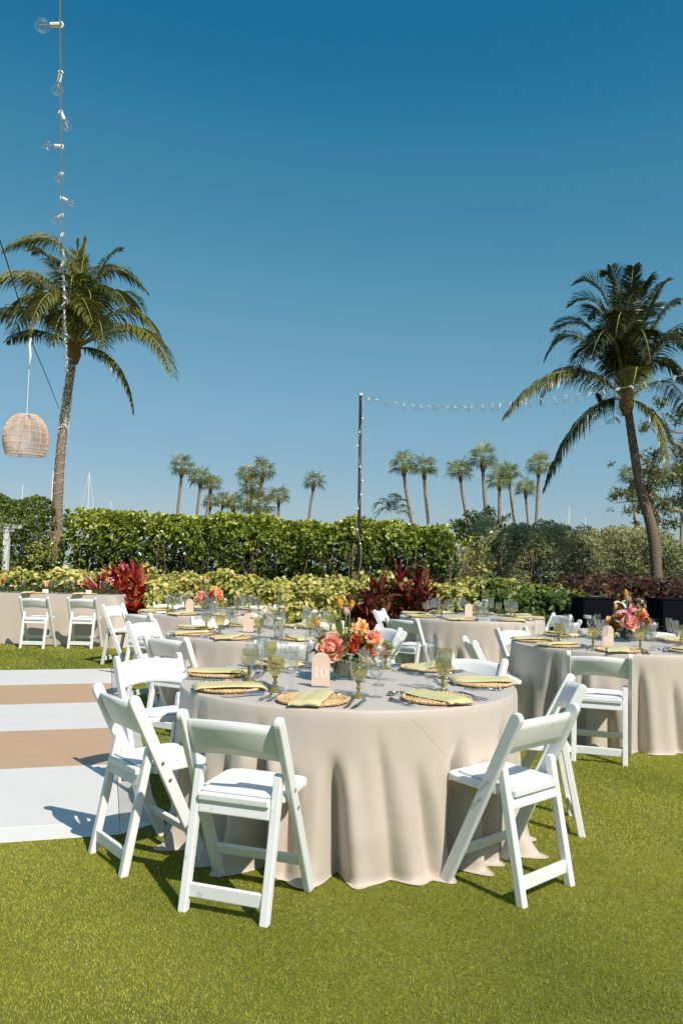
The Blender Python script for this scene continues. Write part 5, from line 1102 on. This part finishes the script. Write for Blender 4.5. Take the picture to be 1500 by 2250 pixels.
stake(50, 1215, 14.2, 'thin black stake among golden leaves behind the head table'); stake(447, 1245, 13.1, 'thin black stake above the peony bouquet')

# ================================================================== LIGHT STRINGS
YP = 13.8; pt_ = aty(792, 869, YP); pb_ = aty(788, 1290, YP)
pole = thing('light_pole', 'tall slim black pole carrying the bulb string above the hedge', 'pole', (pb_.x, YP, 0))
b = MB(); b.tube([(0, 0, 0), (pt_.x - pb_.x, 0, pt_.z)], [.031, .026], 14); link('pole', b.mesh('pole', M['pole'], smooth=True), pole)
b = MB(); b.tube([((pt_.x - pb_.x) * .6, 0, 2.02), ((pt_.x - pb_.x) * .6, 0, 2.08)], .036, 14); link('collar', b.mesh('collar', M['pole']), pole)
b = MB(); b.tube([((pt_.x - pb_.x), 0, pt_.z), ((pt_.x - pb_.x), 0, pt_.z + .04)], .034, 12); link('cap', b.mesh('cap', M['socket']), pole)
def bulb_meshes():
    b = MB(); b.tube([(0, 0, 0), (0, 0, -.038)], .0098, 12); b.tube([(-.012, 0, .004), (0, 0, .012), (.012, 0, .004)], .004, 6); s = b.mesh('bulb_socket', M['socket'], smooth=False)
    pr = [(.0001, -.099)] + [(.029 * math.sin(a), -.070 - .029 * math.cos(a)) for a in [PI * k / 12 for k in range(1, 10)]] + [(.0115, -.041)]
    b = MB(); b.lathe(pr, 20); gl = b.mesh('glass_bulb', M['clear'], smooth=True, recalc=False); b = MB(); b.tube([(0, 0, -.05), (0, 0, -.084)], .0022, 6); f = b.mesh('filament', M['fila']); return s, gl, f
BS, BG, BF = bulb_meshes()
def bulb_string(name, label, pts, spacing, s, start=.0, fil=True, tilt=.9, specific=None, cord=.0032):
    g = rs(s); t = thing(name, label, 'string lights', tuple(pts[0])); o0 = Vector(pts[0]); sp = spline([Vector(p) - o0 for p in pts], 160)
    b = MB(); b.tube(sp, cord, 6); link('cord', b.mesh('cord', M['cordw'], smooth=True, recalc=False), t)
    acc = -start; k = 0
    for i in range(1, len(sp)):
        seg = (sp[i] - sp[i - 1]).length; acc += seg
        while acc >= spacing:
            acc -= spacing; q = sp[i]; so_ = link('bulb_socket', BS, t, tuple(q)); ang = specific[k] if specific and k < len(specific) else g.normal(0, tilt)
            so_.rotation_euler = (g.normal(0, .3), ang, 0); gb = link('glass_bulb', BG, so_)
            if fil and k < 30: link('filament', BF, so_)
            k += 1
    return t
# string from the pole to the right, coming nearer
A = aty(792, 872, YP); P_ = [A, aty(900, 889, 12.9), aty(1000, 893, 12.0), aty(1100, 888, 11.1), aty(1200, 876, 10.3), aty(1350, 855, 9.3), aty(1500, 824, 8.4), aty(1700, 780, 7.4)]
bulb_string('string_lights', 'sagging string of clear bulbs from the black pole to the right edge', P_, .21, 5, tilt=.7)
# string overhead from the camera side to the left palm
P_ = [aty(126, -260, 2.2), aty(132, 20, 2.95), aty(134, 240, 3.9), aty(137, 490, 5.9), aty(140, 640, 8.2), aty(144, 735, 11.2), aty(147, 805, 15.2), aty(150, 862, 16.2)]
bulb_string('string_lights', 'string of clear globe bulbs hanging overhead toward the left palm', P_, .47, 6, start=.44, specific=[1.45, .25, -.45, 1.5, -.05, -1.2, 1.2, .15, 0, .3, .05, -.2, -.7, .8], tilt=.6)
def pole_lights():
    t = tag(link('pole_string', None, None, (pb_.x, YP, 0)), 'loose string of tiny bulbs hanging down the black pole', 'string lights'); b = MB(); dx = pt_.x - pb_.x; g = rs(9)
    z = .9; pts = []
    while z < pt_.z: pts.append(Vector((dx * z / pt_.z + .045 * math.sin(z * 5.1), -.035, z))); z += .12
    b.tube(spline(pts, 80), .0035, 5); link('cord', b.mesh('cord', M['cordw'], recalc=False), t)
    for k in range(9): q = pts[int(len(pts) * (.3 + .7 * k / 9)) - 1]; b = MB(); b.lathe([(.0001, -.02), (.016, -.012), (.02, .0), (.012, .018), (.0001, .026)], 8); link('bulb', b.mesh('bulb', M['fairy'], smooth=True), t, tuple(q))
pole_lights()
def fairy():
    # helix of tiny lamps wound round the left palm trunk, denser near the top
    t = link('fairy_lights', None, None, tuple(ltr[0])); tag(t, 'tiny white fairy lights wound round the left palm trunk', 'fairy lights'); g = rs(12); o0 = ltr[0]; sp = spline([Vector(q) - o0 for q in ltr], 400); pts = []
    n = 400; turn = 0; b = MB(); bb = MB()
    for i in range(40, 372):
        c = sp[i]; z = c.z; dense = 1.0 if z < 3.6 else 2.2; turn += .34 * dense; r = .105 * (1.12 - .4 * i / 400) * 1.06; q = c + Vector((math.cos(turn) * r, math.sin(turn) * r, g.normal(0, .01))); pts.append(q)
        for _ in range(1 if z < 4.0 else (4 if z < 4.75 else 3)):
            a = turn + g.normal(0, .5) if z < 3.9 else g.uniform(-PI * .8, PI * .1); rr = r + (0 if z < 3.9 else g.uniform(0, .02)); e = c + Vector((math.cos(a) * rr, math.sin(a) * rr, g.normal(0, .03)))
            s_ = .0085 if z < 3.9 else .010; bb.add([e + Vector(v) * s_ for v in ((1, 0, 0), (0, 1, 0), (-1, 0, 0), (0, -1, 0), (0, 0, 1.4), (0, 0, -1.4))], [(0, 1, 4), (1, 2, 4), (2, 3, 4), (3, 0, 4), (1, 0, 5), (2, 1, 5), (3, 2, 5), (0, 3, 5)])
    b.tube(pts, .0028, 4); link('cord', b.mesh('cord', M['cordw'], recalc=False), t); link('bulb', bb.mesh('bulb', M['fairy'], recalc=False), t)['kind'] = 'stuff'
fairy()
# wire and rattan pendant
HPt = aty(67, 742, 9.0); W1 = aty(130, 898, 16.2); W0 = aty(-8, 505, 6.6)
b = MB(); b.tube(spline([W0, aty(20, 590, 7.4), HPt, aty(97, 815, 11.6), W1], 40), .006, 6)
b2 = b.mesh('hanging_wire', M['cordk'], smooth=True, recalc=False); tag(link('hanging_wire', b2), 'thin black wire from the upper left edge down to the palm trunk', 'wire')
def pendant():
    zt = aty(67, 913, 9.0).z; zb = aty(62, 1000, 9.0).z; H_ = zt - zb; t = thing('rattan_pendant', 'woven pale rattan pendant lamp hanging at the left under the palm', 'pendant lamp', (HPt.x, 9.0, zb)); Rm = .245
    def pr(u): # u 0 bottom .. 1 top
        return Rm * ((.85 + .15 * math.sin(PI / 2 * u / .38)) if u < .38 else (.22 + .78 * math.sqrt(max(0, 1 - ((u - .38) / .66) ** 2))))
    b = MB()
    for k in range(12):
        a = 2 * PI * k / 12; b.tube([(pr(u) * math.cos(a), pr(u) * math.sin(a), H_ * u) for u in np.linspace(0, 1, 18)], .0028, 5)
    link('rib', b.mesh('rib', M['rattan'], smooth=True, recalc=False), t)
    for u, r in ((0, .005), (.06, .0025), (.14, .0025), (.26, .003), (.42, .003), (.56, .0025), (.70, .0025), (.82, .003), (.90, .003), (.96, .004), (1.0, .005)):
        b = MB(); n = 48; rr = pr(u); p = [(rr * math.cos(2 * PI * k / n), rr * math.sin(2 * PI * k / n), H_ * u) for k in range(n + 1)]; b.tube(p, r, 5, cap=False); link('hoop', b.mesh('hoop', M['rattan'], smooth=True, recalc=False), t)
    b = MB(); n = 130
    for sg in (-1, 1):
        for k in range(n):
            a0 = 2 * PI * k / n; b.tube([(pr(u) * math.cos(a0 + sg * u * .9), pr(u) * math.sin(a0 + sg * u * .9), H_ * u) for u in np.linspace(0, 1, 12)], .0015, 3, cap=False)
    link('weave', b.mesh('weave', M['rattan'], recalc=False), t)['kind'] = 'stuff'
    b = MB(); b.tube([(0, 0, H_), (0, 0, HPt.z - zb)], .004, 6); link('cord', b.mesh('cord', M['socket']), t)
    b = MB(); b.tube([(0, 0, HPt.z - zb - .35), (0.008, 0, HPt.z - zb - .2), (-.006, 0, HPt.z - zb - .08), (0, 0, HPt.z - zb)], .014, 8); link('knot', b.mesh('knot', M['socket'], smooth=True), t)
    b = MB(); b.tube([(0, 0, H_ - .02), (0, 0, H_ - .12)], .02, 10); link('lamp_holder', b.mesh('lamp_holder', M['rattan']), t); b = MB(); b.lathe([(.0001, 0), (.02, .01), (.03, .035), (.024, .06), (.013, .08), (.0001, .085)], 14); link('bulb', b.mesh('bulb', M['clear'], smooth=True), t, (0, 0, H_ - .2))
pendant()
# bird on the hanging frond
def bird():
    p = aty(1316, 878, YR - .02); t = thing('black_bird', 'black bird perched on the drooping palm frond at right', 'bird', tuple(p), .4)
    b = MB(); b.tube(spline([(.10, 0, -.16), (.06, 0, -.08), (.02, 0, .0), (-.01, 0, .05), (-.03, 0, .085), (-.055, 0, .095), (-.085, 0, .092), (-.105, 0, .088)], 22), [.006, .012, .017, .02, .022, .028, .037, .044, .048, .05, .049, .045, .038, .031, .028, .028, .027, .023, .015, .008, .005, .002], 12)
    link('body', b.mesh('body', M['bird'], smooth=True), t); b = MB(); b.tube([(.0, .0, -.02), (-.02, 0, -.065)], .004, 5); link('leg', b.mesh('leg', M['bird']), t)
    for s in (-1, 1): b = MB(); b.add([(-.02, s * .042, .05), (.03, s * .052, .01), (.085, s * .02, -.09), (.01, s * .055, -.03)], [(0, 1, 2, 3)]); link('wing', b.mesh('wing', M['bird']), t)
bird()
